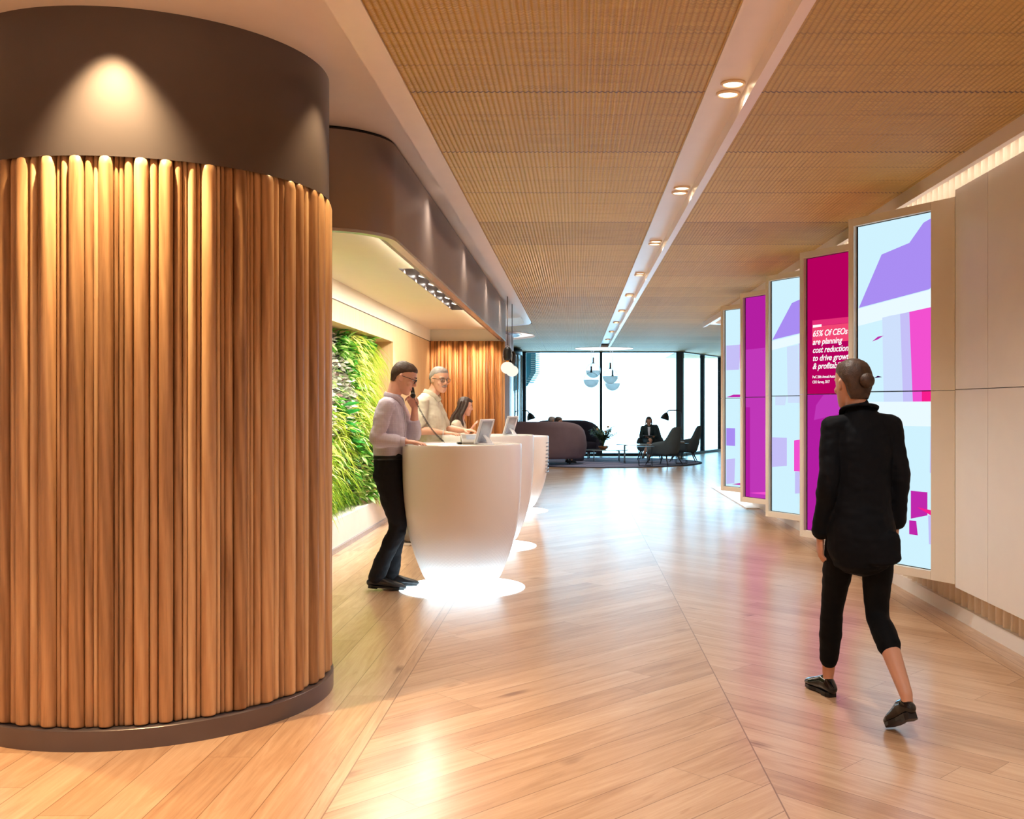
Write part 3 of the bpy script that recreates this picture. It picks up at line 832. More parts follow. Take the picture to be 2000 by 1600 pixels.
M['desk_top'] = plain('desk_worktop', srgb(244, 236, 226), 0.25, var=0.01)
def make_desk(loc, label, H=1.145, R=0.471, floor_r=0.497, slits=False):
    t = thing('reception_desk', label, 'reception desk', loc, 0, 'white cup-shaped reception desks')
    k = R/0.471
    prof = [(0.0, 0.062), (0.27, 0.062), (0.305, 0.10), (0.345, 0.19), (0.385, 0.30), (0.425, 0.45), (0.452, 0.62), (0.466, 0.80), (0.471, 0.98), (0.471, 1.135), (0.468, 1.143)]
    prof = smoothpath([(a, 0, c) for a, c in prof[1:-1]], 5)
    pr = [(0.001, 0.062)] + [(p.x*k, p.z*H/1.145) for p in prof] + [(0.468*k, H), (0.458*k, H), (0.456*k, H-0.012)]
    bb = bmesh.new(); lathe(bb, pr, 128, cap=False); o = link('body', bb, M['desk'], t)
    o.modifiers.new('e', 'EDGE_SPLIT').split_angle = math.radians(50)
    bb = bmesh.new(); lathe(bb, [(0.457*k, H-0.03), (0.457*k, H-0.008), (0.002, H-0.008)], 96, cap=False); link('worktop', bb, M['desk_top'], t)
    bb = bmesh.new(); lathe(bb, [(0.26*k, 0.0), (0.26*k, 0.064)], 64, cap=False); link('foot_ring', bb, M['white_gloss'], t)
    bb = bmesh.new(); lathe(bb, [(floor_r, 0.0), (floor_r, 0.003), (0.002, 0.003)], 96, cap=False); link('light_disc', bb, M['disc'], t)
    if slits:
        for q in range(9):
            z = H-0.10-q*0.05
            bb = bmesh.new()
            rings = []
            for a in [-0.35+0.5*i_/6 for i_ in range(7)]:
                rr = R*0.999; c, s_ = math.cos(a), math.sin(a)
                rings.append([(rr*c*0.99, rr*s_*0.99, z), (rr*c*1.004, rr*s_*1.004, z), (rr*c*1.004, rr*s_*1.004, z+0.016), (rr*c*0.99, rr*s_*0.99, z+0.016)])
            ring_stack(bb, rings, True, False); link('vent_slot', bb, M['steel'], t)
    return t
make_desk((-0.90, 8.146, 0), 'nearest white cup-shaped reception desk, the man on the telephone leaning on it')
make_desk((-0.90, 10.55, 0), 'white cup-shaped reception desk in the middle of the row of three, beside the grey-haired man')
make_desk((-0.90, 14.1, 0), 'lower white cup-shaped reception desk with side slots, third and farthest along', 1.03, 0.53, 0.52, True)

# tablets on stands, card reader
M['tablet_white'] = plain('white_device_plastic', srgb(236, 238, 242), 0.2)
M['tablet_glass'] = plain('dark_device_glass', srgb(14, 16, 20), 0.08)
M['tablet_blue'] = plain('pale_reflective_back', srgb(196, 210, 228), 0.12, 0.5, var=0.25, scale=9)
def make_tablet(loc, rz, label):
    t = thing('tablet_stand', label, 'tablet', loc, rz, 'white tablets propped on the desks')
    tilt = Matrix.Rotation(math.radians(-20), 3, 'Y')
    def slab(name, x0, x1, y0, y1, z0, z1, mat, bev=0.003):
        bb = bmesh.new(); box(bb, x0, x1, y0, y1, z0, z1)
        for v in bb.verts: v.co = tilt.inverted() @ v.co
        return link(name, bb, mat, t, bevel=bev)
    slab('casing', -0.006, 0.006, -0.085, 0.085, 0.01, 0.215, M['tablet_white'])
    slab('display', -0.009, -0.0062, -0.078, 0.078, 0.02, 0.207, M['tablet_glass'], 0.0)
    slab('back_plate', 0.0062, 0.009, -0.060, 0.060, 0.03, 0.20, M['tablet_blue'], 0.001)
    bb = bmesh.new(); tube(bb, [(0.028, 0, 0.08), (0.075, 0, 0.045), (0.10, 0, 0.006)], [(0.02, 0.006), (0.028, 0.006), (0.035, 0.006)], hint=(0, 1, 0), seg=10); link('stand', bb, M['tablet_white'], t)
    bb = bmesh.new(); lathe(bb, [(0.07, 0.0), (0.07, 0.006), (0.06, 0.012), (0.002, 0.016)], 32, 0.05, 0, cap=False); link('foot', bb, M['tablet_white'], t)
    return t
make_tablet((-0.755, 8.16, 1.138), math.radians(-36), 'white tablet propped up on the nearest reception desk')
make_tablet((-0.70, 10.55, 1.138), math.radians(-36), 'white tablet propped up on the middle reception desk')
M['grey_plastic'] = plain('grey_device_plastic', srgb(140, 132, 122), 0.4)
t = thing('desk_telephone', 'grey desk telephone with small pale display on the nearest reception desk', 'telephone', (-0.84, 8.30, 1.137), math.radians(12))
bb = bmesh.new()
rings = [[(-0.085, yv, 0.0), (0.085, yv, 0.0), (0.085, yv, zv), (-0.085, yv, zv)] for yv, zv in ((-0.08, 0.02), (0.0, 0.045), (0.06, 0.075), (0.08, 0.07))]
ring_stack(bb, rings, True, False); link('base', bb, M['grey_plastic'], t, bevel=0.006)
bb = bmesh.new(); quad(bb, (-0.045, -0.03, 0.0375), (0.07, -0.03, 0.0375), (0.07, 0.045, 0.0705), (-0.045, 0.045, 0.0705)); link('display', bb, M['tablet_blue'], t)
bb = bmesh.new(); box(bb, -0.12, -0.088, -0.08, 0.03, 0.0, 0.018); link('handset_cradle', bb, M['black'], t, bevel=0.004)

# ================================================================ LIVING WALL
def leaf_mat(name, cols, rough=0.42):
    n = NT(name); a = n.n('ShaderNodeAttribute', attribute_name='tone').outputs['Fac']
    c = n.ramp(a, [(i/(len(cols)-1), c_) for i, c_ in enumerate(cols)])
    b_ = n.bsdf(c, rough); 
    tr = n.n('ShaderNodeBsdfTranslucent'); n.link(c, tr.inputs[0])
    mx = n.n('ShaderNodeMixShader'); mx.inputs[0].default_value = 0.28
    n.link(b_.outputs[0], mx.inputs[1]); n.link(tr.outputs[0], mx.inputs[2]); n.link(mx.outputs[0], n.out.inputs[0])
    return n.m
M['leaf_grass'] = leaf_mat('grassy_leaves', [srgb(40, 96, 16), srgb(112, 164, 28), srgb(188, 208, 60), srgb(238, 232, 140)])
M['leaf_broad'] = leaf_mat('broad_leaves', [srgb(16, 76, 24), srgb(40, 132, 34), srgb(110, 182, 56), srgb(196, 222, 140)])
M['leaf_pale'] = leaf_mat('pale_leaves', [srgb(120, 120, 90), srgb(196, 196, 176), srgb(236, 236, 224), srgb(110, 60, 60)])
def blade(bb, base, d, up, length, width, droop, segs=4, fold=0.0):
    """a leaf: starts along d and droops"""
    p = Vector(base); dd = Vector(d).normalized(); prev = None; st = length/segs
    side = dd.cross(Vector((0, 0, 1)))
    if side.length < 0.05: side = Vector((0, 1, 0))
    side.normalize(); side = (side + Vector(up)*fold).normalized()
    for k in range(segs+1):
        f = k/segs; wv = width*math.sin(PI*min(1.0, 0.12+0.88*f))**0.8*(0.5 if k == 0 else 1)
        if k == segs: wv = width*0.06
        a = bb.verts.new(p-side*wv/2); c = bb.verts.new(p+side*wv/2)
        if prev: 
            fc_ = bb.faces.new((prev[0], prev[1], c, a)); fc_.smooth = True
        prev = (a, c)
        dd = (dd + Vector((0, 0, -droop/segs))).normalized(); p = p + dd*st
lw = thing('living_wall', 'wall of mixed green plants growing in the lit niche behind the reception desks', 'living wall', (0, 0, 0))
lr = random.Random(5)
Y0g, Y1g = 6.6, 12.35
sets = {'grassy_foliage': (bmesh.new(), [], M['leaf_grass']), 'leafy_foliage': (bmesh.new(), [], M['leaf_broad']), 'pale_foliage': (bmesh.new(), [], M['leaf_pale'])}
def surf(y, z):   # how far the planting bulges out of the niche
    return -2.66 + 0.10*math.sin(y*2.1+z*1.3) + 0.10*math.sin(z*3.1+y) + 0.13
for i in range(12000):
    y = lr.uniform(Y0g, 12.85); z = lr.uniform(0.36, 2.24)
    if y > 12.85 - 0.12*(2.2-z): continue
    if y < 10.2 and lr.random() < 0.72: continue
    x = surf(y, z) + lr.uniform(-0.08, 0.06)
    isp = (10.2 < y < 11.15 + 0.25*math.sin(z*5) and z > 1.30 + 0.25*math.sin(y*6)) and lr.random() < 0.9
    fld = math.sin(y*3.3+z*2.0)+math.sin(z*4.1-y*1.7)+0.5*math.sin(y*9.0+z*7.0)
    d = Vector((lr.uniform(0.3, 1.0), lr.uniform(-0.7, 1.0), lr.uniform(-0.3, 0.9)))
    if isp:
        bb, tn, _ = sets['pale_foliage']; f0 = len(bb.faces)
        blade(bb, (x, y, z), d, (0, 0, 1), lr.uniform(0.05, 0.10), lr.uniform(0.035, 0.06), 0.6, 3, lr.uniform(-.8, .8))
        tone = lr.random()
    elif fld > 0.0:
        bb, tn, _ = sets['leafy_foliage']; f0 = len(bb.faces)
        blade(bb, (x, y, z), d, (0, 0, 1), lr.uniform(0.09, 0.18), lr.uniform(0.024, 0.055), 0.9, 4, lr.uniform(-.9, .9))
        tone = min(1, max(0, lr.gauss(0.5+0.15*fld, 0.25)))
    else:
        bb, tn, _ = sets['grassy_foliage']; f0 = len(bb.faces)
        blade(bb, (x, y, z), d, (0, 0, 1), lr.uniform(0.14, 0.30), lr.uniform(0.011, 0.022), 1.6, 5, lr.uniform(-.9, .9))
        tone = min(1, max(0, lr.gauss(0.42+0.25*z/1.6, 0.26)))
    tn += [tone]*(len(bb.faces)-f0)
# long arching grass at the far end and tufts at the foot
for i in range(900):
    bb, tn, _ = sets['grassy_foliage']; f0 = len(bb.faces)
    if i < 600:
        y = lr.uniform(11.9, 12.8); z = lr.uniform(1.2, 2.15); d = Vector((lr.uniform(0.3, 1), lr.uniform(0.3, 1.0), lr.uniform(0.2, 0.9))); L = lr.uniform(0.25, 0.48); tone = lr.uniform(0.45, 1.0)
    else:
        y = lr.uniform(9.3, 11.2); z = lr.uniform(0.45, 0.75); d = Vector((lr.uniform(0.5, 1), lr.uniform(-0.5, 0.6), lr.uniform(0.2, 1.0))); L = lr.uniform(0.3, 0.45); tone = lr.uniform(0.1, 0.7)
    blade(bb, (surf(y, z), y, z), d, (0, 0, 1), L, 0.011, 2.3, 6, 0.2)
    tn += [tone]*(len(bb.faces)-f0)
for nm, (bb, tn, mt) in sets.items():
    o = link(nm, bb, mt, lw, recalc=False, tone=tn); o['kind'] = 'stuff'
M['soil'] = plain('dark_planting_felt', srgb(14, 20, 12), 0.9)
bb = bmesh.new(); box(bb, -2.84, -2.66, 6.6, 12.75, 0.33, 2.262); link('planting_felt', bb, M['soil'], lw)
# big-leaved plant
M['bigleaf'] = leaf_mat('big_green_leaf', [srgb(20, 120, 40), srgb(36, 160, 60)], 0.3)
bp = thing('large_leaved_plant', 'plant with large round bright green leaves beside the timber drum edge', 'plant', (-2.47, 10.95, 1.26))
for k in range(6):
    a = lr.uniform(-1.0, 1.0); bb = bmesh.new(); N = 14
    d = Vector((0.8, math.sin(a)*0.9, lr.uniform(-0.3, 0.5))).normalized(); s_ = d.cross(Vector((0, 0, 1))).normalized()
    up = s_.cross(d); L = lr.uniform(0.16, 0.24); base = Vector((0, a*0.15, (k-3)*0.09))
    ctr = bb.verts.new(base+d*L*0.5+up*0.012); rim = []
    for j in range(N):
        t_ = 2*PI*j/N; rim.append(bb.verts.new(base + d*L*(0.5-0.5*math.cos(t_)) + s_*(L*0.38*math.sin(t_)) + up*(-0.02*(1-math.cos(t_)))))
    for j in range(N): bb.faces.new((ctr, rim[j], rim[(j+1) % N])).smooth = True
    link('leaf', bb, M['bigleaf'], bp, tone=[lr.random()]*N)

# ================================================================ PENDANT LIGHTS
M['opal'] = emit('opal_globe_glow', (1.0, 0.86, 0.70, 1), 1.05)
M['cord'] = plain('brown_cord', srgb(60, 44, 36), 0.6)
M['brass'] = plain('brass', srgb(206, 150, 84), 0.25, 0.9)
def make_pendant(loc, label, cord):
    t = thing('opal_pendant_lamp', label, 'pendant lamp', loc, 0, 'opal pendant lamps above the reception desks')
    bb = bmesh.new(); ball(bb, (0, 0, 0), (0.104, 0.104, 0.094), 32, 18); link('globe', bb, M['opal'], t)
    bb = bmesh.new(); lathe(bb, [(0.028, 0.088), (0.028, 0.115), (0.012, 0.125)], 20); link('collar', bb, M['brass'], t)
    bb = bmesh.new()
    # faceted dark body, a tapered tube flattened like a cowbell
    secs = [(0.120, 0.045, 0.035), (0.16, 0.062, 0.050), (0.26, 0.062, 0.052), (0.305, 0.048, 0.040), (0.325, 0.018, 0.016)]
    rings = [[(a*math.cos(2*PI*j/24), c*math.sin(2*PI*j/24), z) for j in range(24)] for z, a, c in secs]
    ring_stack(bb, rings, True, True); link('body', bb, M['black'], t)
    bb = bmesh.new(); tube(bb, smoothpath([(-0.066, 0, 0.11), (-0.070, 0, 0.20), (-0.05, 0, 0.29), (0, 0, 0.335), (0.05, 0, 0.29), (0.070, 0, 0.20), (0.066, 0, 0.11)], 5), 0.004, hint=(0, 1, 0), seg=8); link('hoop', bb, M['steel'], t)
    bb = bmesh.new(); tube(bb, [(0, 0, 0.33), (0, 0, cord)], 0.006, seg=8, round_ends=False); link('cord', bb, M['cord'], t)
    return t
make_pendant((-1.05, 15.8, 2.03), 'opal globe pendant with black body and hoop hanging above the desks, nearer of the two', ZR-2.03)
make_pendant((-1.05, 16.95, 2.02), 'opal globe pendant hanging above the desks, half hidden behind the nearer one', ZR-2.02)
for x_, y_ in ((-1.05, 15.8), (-1.05, 16.95)): pass

n = NT('clear_globe_glass'); lw_ = n.n('ShaderNodeLayerWeight'); lw_.inputs[0].default_value = 0.5
fa = n.math('POWER', lw_.outputs['Facing'], 3.0); tr = n.n('ShaderNodeBsdfTransparent'); n.link(n.mix(fa, (0.90, 0.97, 0.98, 1), (0.10, 0.22, 0.25, 1)), tr.inputs[0])
gl = n.n('ShaderNodeBsdfGlossy'); gl.inputs['Roughness'].default_value = 0.03; mx = n.n('ShaderNodeMixShader'); n.link(n.math('MULTIPLY_ADD', fa, 0.3, 0.03), mx.inputs[0])
n.link(tr.outputs[0], mx.inputs[1]); n.link(gl.outputs[0], mx.inputs[2]); n.link(mx.outputs[0], n.out.inputs[0]); M['clear_glass'] = n.m
n = NT('frosted_white_glass'); d_ = n.n('ShaderNodeBsdfDiffuse'); d_.inputs[0].default_value = srgb(222, 234, 238); t_ = n.n('ShaderNodeBsdfTranslucent'); t_.inputs[0].default_value = srgb(226, 238, 242)
mx = n.n('ShaderNodeMixShader'); mx.inputs[0].default_value = 0.6; n.link(d_.outputs[0], mx.inputs[1]); n.link(t_.outputs[0], mx.inputs[2])
tp = n.n('ShaderNodeBsdfTransparent'); m2 = n.n('ShaderNodeMixShader'); m2.inputs[0].default_value = 0.22; n.link(mx.outputs[0], m2.inputs[1]); n.link(tp.outputs[0], m2.inputs[2]); n.link(m2.outputs[0], n.out.inputs[0]); M['frost'] = n.m
M['dark_brass'] = plain('dark_stem_metal', srgb(54, 58, 60), 0.3, 0.7)
def make_globe(loc, label, cord):
    t = thing('glass_globe_pendant', label, 'pendant lamp', loc, 0, 'half-frosted glass globe pendants over the lounge')
    R_ = 0.205
    bb = bmesh.new(); prof = [(max(0.001, R_*math.sin(a)), R_*math.cos(a)) for a in [0.12+(PI/2-0.02-0.12)*i/12 for i in range(13)]]
    lathe(bb, prof, 40, cap=False); link('clear_bowl', bb, M['clear_glass'], t)
    bb = bmesh.new(); prof = [(max(0.001, R_*math.sin(a)), R_*math.cos(a)) for a in [PI/2+(PI/2)*i/12 for i in range(13)]]
    lathe(bb, [(0.001, -0.012), (R_*0.97, -0.004)] + prof, 40, cap=False); link('frosted_bowl', bb, M['frost'], t)
    bb = bmesh.new(); lathe(bb, [(0.045, 0.195), (0.03, 0.215), (0.024, 0.23), (0.024, 0.36), (0.006, 0.365)], 20); link('stem', bb, M['dark_brass'], t)
    bb = bmesh.new(); tube(bb, [(0, 0, 0.36), (0, 0, cord)], 0.007, seg=6, round_ends=False); link('cord', bb, M['steel'], t)
    return t
for (x_, y_, z_, lab) in ((0.49, 28.2, 2.41, 'clear-topped glass globe pendant of the left pair, the higher one hanging behind'),
                          (0.42, 27.3, 2.13, 'half-frosted glass globe pendant of the left pair, the lower one in front'),
                          (0.93, 27.4, 2.23, 'half-frosted glass globe pendant of the right pair, the higher one in front'),
                          (1.02, 28.2, 2.06, 'half-frosted glass globe pendant of the right pair, the lower one hanging behind')):
    make_globe((x_, y_, z_), lab, 3.05-z_)

# ================================================================ LOUNGE
M['rug'] = None
n = NT('blue_grey_rug'); s_ = n.sep(n.pos(True))
ck = n.n('ShaderNodeTexChecker'); n.link(n.xyz(s_[0], n.math('MULTIPLY', s_[1], 1.0), 0.0), ck.inputs['Vector']); ck.inputs['Scale'].default_value = 2.2
ck.inputs['Color1'].default_value = srgb(120, 118, 148); ck.inputs['Color2'].default_value = srgb(142, 138, 160)
n.bsdf(n.mix(n.math('MULTIPLY', n.noise(n.pos(True), 40, 2), 0.5), ck.outputs[0], srgb(96, 96, 126)), 0.95)
M['rug'] = n.m; M['rug_edge'] = plain('dark_rug_binding', srgb(24, 30, 50), 0.9)
t = thing('oval_rug', 'large oval blue-grey rug under the lounge seating by the window', 'rug', (0.70, 26.0, 0))
bb = bmesh.new(); pts = [(2.47*math.cos(a), 2.22*math.sin(a)) for a in [2*PI*i/96 for i in range(96)]]; prism(bb, pts, 0.0, 0.012); link('pile', bb, M['rug'], t)
bb = bmesh.new(); rings = [[(2.47*k*math.cos(a), 2.22*k*math.sin(a), z) for a in [2*PI*i/96 for i in range(96)]] for k, z in ((0.985, 0.0122), (0.985, 0.018), (1.012, 0.018), (1.012, 0.0))]
ring_stack(bb, rings, False, False); link('border', bb, M['rug_edge'], t)

M['sofa_mauve'] = plain('mauve_brown_upholstery', srgb(112, 92, 98), 0.85, var=0.05, bump=0.2)
M['sofa_navy'] = plain('dark_plum_upholstery', srgb(52, 46, 62), 0.85, var=0.06, bump=0.2)
M['chair_green'] = plain('dark_green_grey_upholstery', srgb(66, 76, 80), 0.85, var=0.06, bump=0.2)
M['leg_dark'] = plain('dark_leg_wood', srgb(44, 34, 32), 0.4)
def make_sofa(loc, rz, label, mat, R_=1.2, half=1.75, hmax=1.02, hend=0.62, ry=0.75):
    """curved tub sofa: wrap-around back, opening toward +y (local)"""
    t = thing('curved_sofa', label, 'sofa', loc, rz, 'curved tub sofas in the lounge')
    bb = bmesh.new(); N = 48; rings = []
    for i in range(N+1):
        u = -1+2*i/N; a = -PI/2 + u*half; f = abs(u)
        h = hend + (hmax-hend)*(1-max(0, (f-0.25)/0.75)**2.2)
        if f > 0.93: h -= (f-0.93)/0.07*0.16
        c, s_ = math.cos(a), math.sin(a); th = 0.15 if f < 0.95 else 0.15*(1-(f-0.95)*6)
        def P(r, z): return (R_*r*c, R_*r*s_*ry, z)
        # section: outer bottom, outer mid, outer top, rounded crown, inner top, inner bottom
        sec = [P(0.93, 0.15), P(0.99, 0.22), P(1.02, 0.45), P(1.0, h-0.16), P(0.975, h-0.05), P(0.94, h-0.008), P(0.90, h), P(0.865, h-0.02), P(0.845, h-0.09), P(0.84, 0.45), P(0.84, 0.15)]
        rings.append(sec)
    ring_stack(bb, rings, True, True); link('backrest', bb, mat, t)
    bb = bmesh.new(); rings = []
    pts = [(R_*0.86*math.cos(a), R_*0.86*math.sin(a)*ry) for a in [-PI/2+(-1+2*i/30)*half*0.97 for i in range(31)]]
    m = len(pts); cxm = 0; 
    for z, k in ((0.16, 0.97), (0.18, 1.0), (0.38, 1.0), (0.43, 0.98), (0.445, 0.92)):
        rings.append([(p[0]*k, p[1]*k, z) for p in pts])
    ring_stack(bb, rings, True, True); link('seat', bb, mat, t)
    for lx, ly in ((-0.8, -0.35), (0.8, -0.35), (-0.75, 0.1), (0.75, 0.1), (0.0, -0.7)):
        bb = bmesh.new(); tube(bb, [(lx*R_/1.2, ly, 0.0), (lx*R_/1.2, ly, 0.17)], [0.014, 0.02], seg=10, round_ends=False); link('leg', bb, M['leg_dark'], t)
    return t
make_sofa((-0.93, 25.35, 0.012), 0.0, 'curved mauve-brown sofa with its back to the camera, two people sitting in it', M['sofa_mauve'], 1.19, 1.85, 1.05, 0.62, 0.85)
make_sofa((-0.32, 27.65, 0.012), PI, 'curved dark plum sofa facing the camera, in front of the window', M['sofa_navy'], 1.05, 1.7, 1.03, 0.55, 0.8)
# loose cushion/ottoman part of the dark sofa's seat
bb = bmesh.new(); box(bb, -0.15, 0.22, 26.45, 26.8, 0.013, 0.40)
o = link('square_ottoman', bb, M['sofa_navy'], None, bevel=0.05); tag(o, 'low dark upholstered ottoman in front of the dark plum sofa', 'ottoman')

def make_armchair(loc, rz, label, arms=True):
    t = thing('armchair', label, 'armchair', loc, rz, 'dark armchairs in the lounge')
    m = M['chair_green']; bb = bmesh.new(); N = 36; rings = []
    for i in range(N+1):
        u = -1+2*i/N; a = -PI/2+u*1.95; f = abs(u)
        h = 0.58 + 0.34*(0.5+0.5*math.cos(min(1.0, max(0.0, f-0.22)/0.36)*PI))
        if f > 0.62: h = 0.58-0.05*(f-0.62)/0.38
        lean = 0.10*(1-f)
        def P(r, z): 
            zz_ = (z-0.3)/0.6
            return (0.36*r*math.cos(a)*(1.0-0.03*zz_), 0.37*r*math.sin(a)-lean*max(0, zz_), z)
        rings.append([P(0.86, 0.24), P(0.96, 0.30), P(1.02, 0.46), P(1.0, h-0.06), P(0.94, h), P(0.86, h-0.01), P(0.80, h-0.06), P(0.78, 0.30)])
    ring_stack(bb, rings, True, True); link('backrest', bb, m, t)
    bb = bmesh.new(); rings = []
    pts = [(0.31*math.copysign(abs(math.cos(a))**0.6, math.cos(a)), 0.04+0.34*math.copysign(abs(math.sin(a))**0.6, math.sin(a))) for a in [2*PI*i/32 for i in range(32)]]
    for z, k in ((0.24, 0.9), (0.27, 1.0), (0.38, 1.0), (0.42, 0.96), (0.435, 0.85)): rings.append([(p[0]*k, p[1]*k, z) for p in pts])
    ring_stack(bb, rings, True, True); link('seat', bb, m, t)
    for sx, sy in ((-1, -1), (1, -1), (-1, 1), (1, 1)):
        bb = bmesh.new(); tube(bb, [(sx*0.22, sy*0.22, 0.26), (sx*0.27, sy*0.27, 0.12), (sx*0.31, sy*0.33, 0.0)], [0.022, 0.016, 0.010], seg=10, round_ends=False); link('leg', bb, M['leg_dark'], t)
    return t
make_armchair((1.98, 27.15, 0.012), math.radians(170), 'dark green-grey armchair facing the camera, the person with a folder sitting in it')
make_armchair((2.15, 24.85, 0.012), math.radians(50), 'dark green-grey armchair seen from behind, nearest to the camera, beside the wire side table')
make_armchair((2.78, 26.35, 0.012), math.radians(80), 'dark green-grey armchair standing apart by the dark window mullions')

M['table_metal'] = plain('pale_table_metal', srgb(120, 128, 132), 0.3, 0.8)
M['table_top'] = plain('reflective_table_top', srgb(190, 206, 210), 0.12, 0.4)
def make_table(loc, rz, rx, ry_, h, label, legs=4, kind='coffee_table', ring=False):
    t = thing(kind, label, 'table', loc, rz, 'thin metal tables in the lounge')
    bb = bmesh.new(); prism(bb, [(rx*math.cos(a), ry_*math.sin(a)) for a in [2*PI*i/40 for i in range(40)]], h-0.018, h, smooth=False); link('tabletop', bb, M['table_top'], t)
    for k in range(legs):
        a = 2*PI*(k+0.5)/legs; x_, y_ = rx*0.82*math.cos(a), ry_*0.82*math.sin(a)
        bb = bmesh.new(); tube(bb, smoothpath([(x_*0.8, y_*0.8, h-0.02), (x_*0.98, y_*0.98, h-0.035), (x_, y_, h-0.08), (x_, y_, 0.0)], 4), 0.012, seg=8); link('leg', bb, M['table_metal'], t)
    return t
make_table((0.80, 26.45, 0.012), 0, 0.56, 0.40, 0.30, 'low oval coffee table carrying the flower vase')
make_table((1.52, 25.65, 0.012), 0, 0.50, 0.36, 0.47, 'taller thin-legged coffee table in front of the person with a folder')
def wire_table(loc, label, h=0.46, w_=0.20):
    t = thing('wire_side_table', label, 'side table', loc, 0, 'wire-framed side tables')
    bb = bmesh.new(); prism(bb, [(w_*math.cos(a), w_*math.sin(a)) for a in [2*PI*i/32 for i in range(32)]], h-0.012, h); link('tabletop', bb, M['black'], t)
    for sx, sy in ((-1, -1), (1, -1), (1, 1), (-1, 1)):
        bb = bmesh.new(); tube(bb, [(sx*w_*0.7, sy*w_*0.7, 0.0), (sx*w_*0.7, sy*w_*0.7, h-0.01)], 0.006, seg=6, round_ends=False); link('leg', bb, M['black'], t)
    bb = bmesh.new(); q = w_*0.7
    for p, r in (((-q, -q), (q, -q)), ((q, -q), (q, q)), ((q, q), (-q, q)), ((-q, q), (-q, -q))):
        tube(bb, [(p[0], p[1], 0.006), (r[0], r[1], 0.006)], 0.006, seg=6, round_ends=False)
    link('base_rail', bb, M['black'], t)
    return t
wire_table((1.66, 24.35, 0.012), 'black wire side table in front of the nearest armchair', 0.46, 0.22)
wire_table((2.62, 25.4, 0.012), 'black wire side table between the two right-hand armchairs, books on it', 0.50, 0.19)
M['book'] = plain('book_cover', srgb(120, 104, 84), 0.6)
bb = bmesh.new(); box(bb, 2.53, 2.70, 25.30, 25.50, 0.512, 0.540); o = link('book', bb, M['book'], None, bevel=0.002); tag(o, 'closed tan book lying at the bottom on the far wire side table', 'book', 'books on the side table')
bb = bmesh.new(); box(bb, 2.55, 2.69, 25.32, 25.49, 0.540, 0.560); o = link('book', bb, M['frost'], None, bevel=0.002); tag(o, 'pale book lying on top of the tan book on the wire side table', 'book', 'books on the side table')

# vase with flowers
t = thing('flower_vase', 'glass vase of proteas and green foliage in a wooden bowl on the low coffee table', 'vase', (0.72, 26.45, 0.312))
bb = bmesh.new(); lathe(bb, [(0.06, 0.0), (0.11, 0.03), (0.135, 0.09), (0.13, 0.09), (0.10, 0.035), (0.002, 0.03)], 32, cap=False); link('wooden_bowl', bb, M['slat_back'], t)
bb = bmesh.new(); lathe(bb, [(0.002, 0.032), (0.065, 0.035), (0.085, 0.10), (0.08, 0.20), (0.055, 0.28), (0.065, 0.31)], 32, cap=False); link('glass_vase', bb, M['clear_glass'], t)
vr = random.Random(4)
sb = bmesh.new(); lf = bmesh.new(); tn = []
M['stem_green'] = plain('stem_green', srgb(70, 96, 60), 0.6)
M['leaf_far'] = leaf_mat('bouquet_leaves', [srgb(30, 60, 50), srgb(66, 104, 78), srgb(130, 150, 90)])
for k in range(60):
    a = vr.uniform(0, 2*PI); sp = vr.uniform(0.08, 0.32); h = vr.uniform(0.38, 0.62)-sp*0.25
    tip = Vector((sp*1.1*math.cos(a), sp*math.sin(a), h))
    path = smoothpath([(0, 0, 0.06), (tip.x*0.25, tip.y*0.25, 0.28), tuple(tip)], 4); tube(sb, path, 0.004, seg=6)
    for p in path[4:]:
        for q in range(3):
            f0 = len(lf.faces); dv = Vector((math.cos(a)+vr.uniform(-.9, .9), math.sin(a)+vr.uniform(-.9, .9), vr.uniform(-.3, .9)))
            blade(lf, p, dv, (0, 0, 1), vr.uniform(0.07, 0.14), vr.uniform(0.018, 0.036), 0.4, 3); tn += [vr.random()]*(len(lf.faces)-f0)
link('stems', sb, M['stem_green'], t); link('foliage', lf, M['leaf_far'], t, recalc=False, tone=tn)
M['protea'] = plain('peach_flower', srgb(226, 190, 150), 0.6)
for (x_, y_, z_) in ((-0.16, -0.12, 0.50), (0.05, -0.16, 0.44), (0.12, 0.02, 0.56)):
    bb = bmesh.new()
    for k in range(14):
        a = 2*PI*k/14; blade(bb, (x_, y_, z_), (math.cos(a)*0.7, math.sin(a)*0.7, 0.8), (0, 0, 1), 0.07, 0.028, -0.5, 3)
    ball(bb, (x_, y_, z_+0.02), 0.028, 12, 8); link('flower_head', bb, M['protea'], t, recalc=False)

# arched floor lamps
def floor_lamp(loc, rz, label, h=1.30):
    t = thing('floor_lamp', label, 'floor lamp', loc, rz, 'dark floor lamps in the lounge')
    bb = bmesh.new(); lathe(bb, [(0.13, 0.0), (0.13, 0.015), (0.02, 0.022)], 28); link('base', bb, M['black'], t)
    bb = bmesh.new(); tube(bb, smoothpath([(0, 0, 0.02), (0, 0, 0.8), (0.0, 0, h-0.08), (-0.10, 0, h), (-0.34, 0, h+0.0), (-0.40, 0, h-0.07)], 6), 0.014, hint=(0, 1, 0), seg=8); link('pole', bb, M['black'], t)
    bb = bmesh.new(); tilt = Matrix.Rotation(math.radians(18), 3, 'Y'); prof = [(0.015, 0.0), (0.05, -0.03), (0.09, -0.09), (0.115, -0.16), (0.118, -0.20), (0.110, -0.16), (0.05, -0.04)]
    rings = [[tuple(tilt @ Vector((r*math.cos(2*PI*j/32), r*math.sin(2*PI*j/32), z)) + Vector((-0.40, 0, h-0.05))) for j in range(32)] for r, z in prof]
    ring_stack(bb, rings, False, True); link('lamp_shade', bb, M['black'], t)
    return t
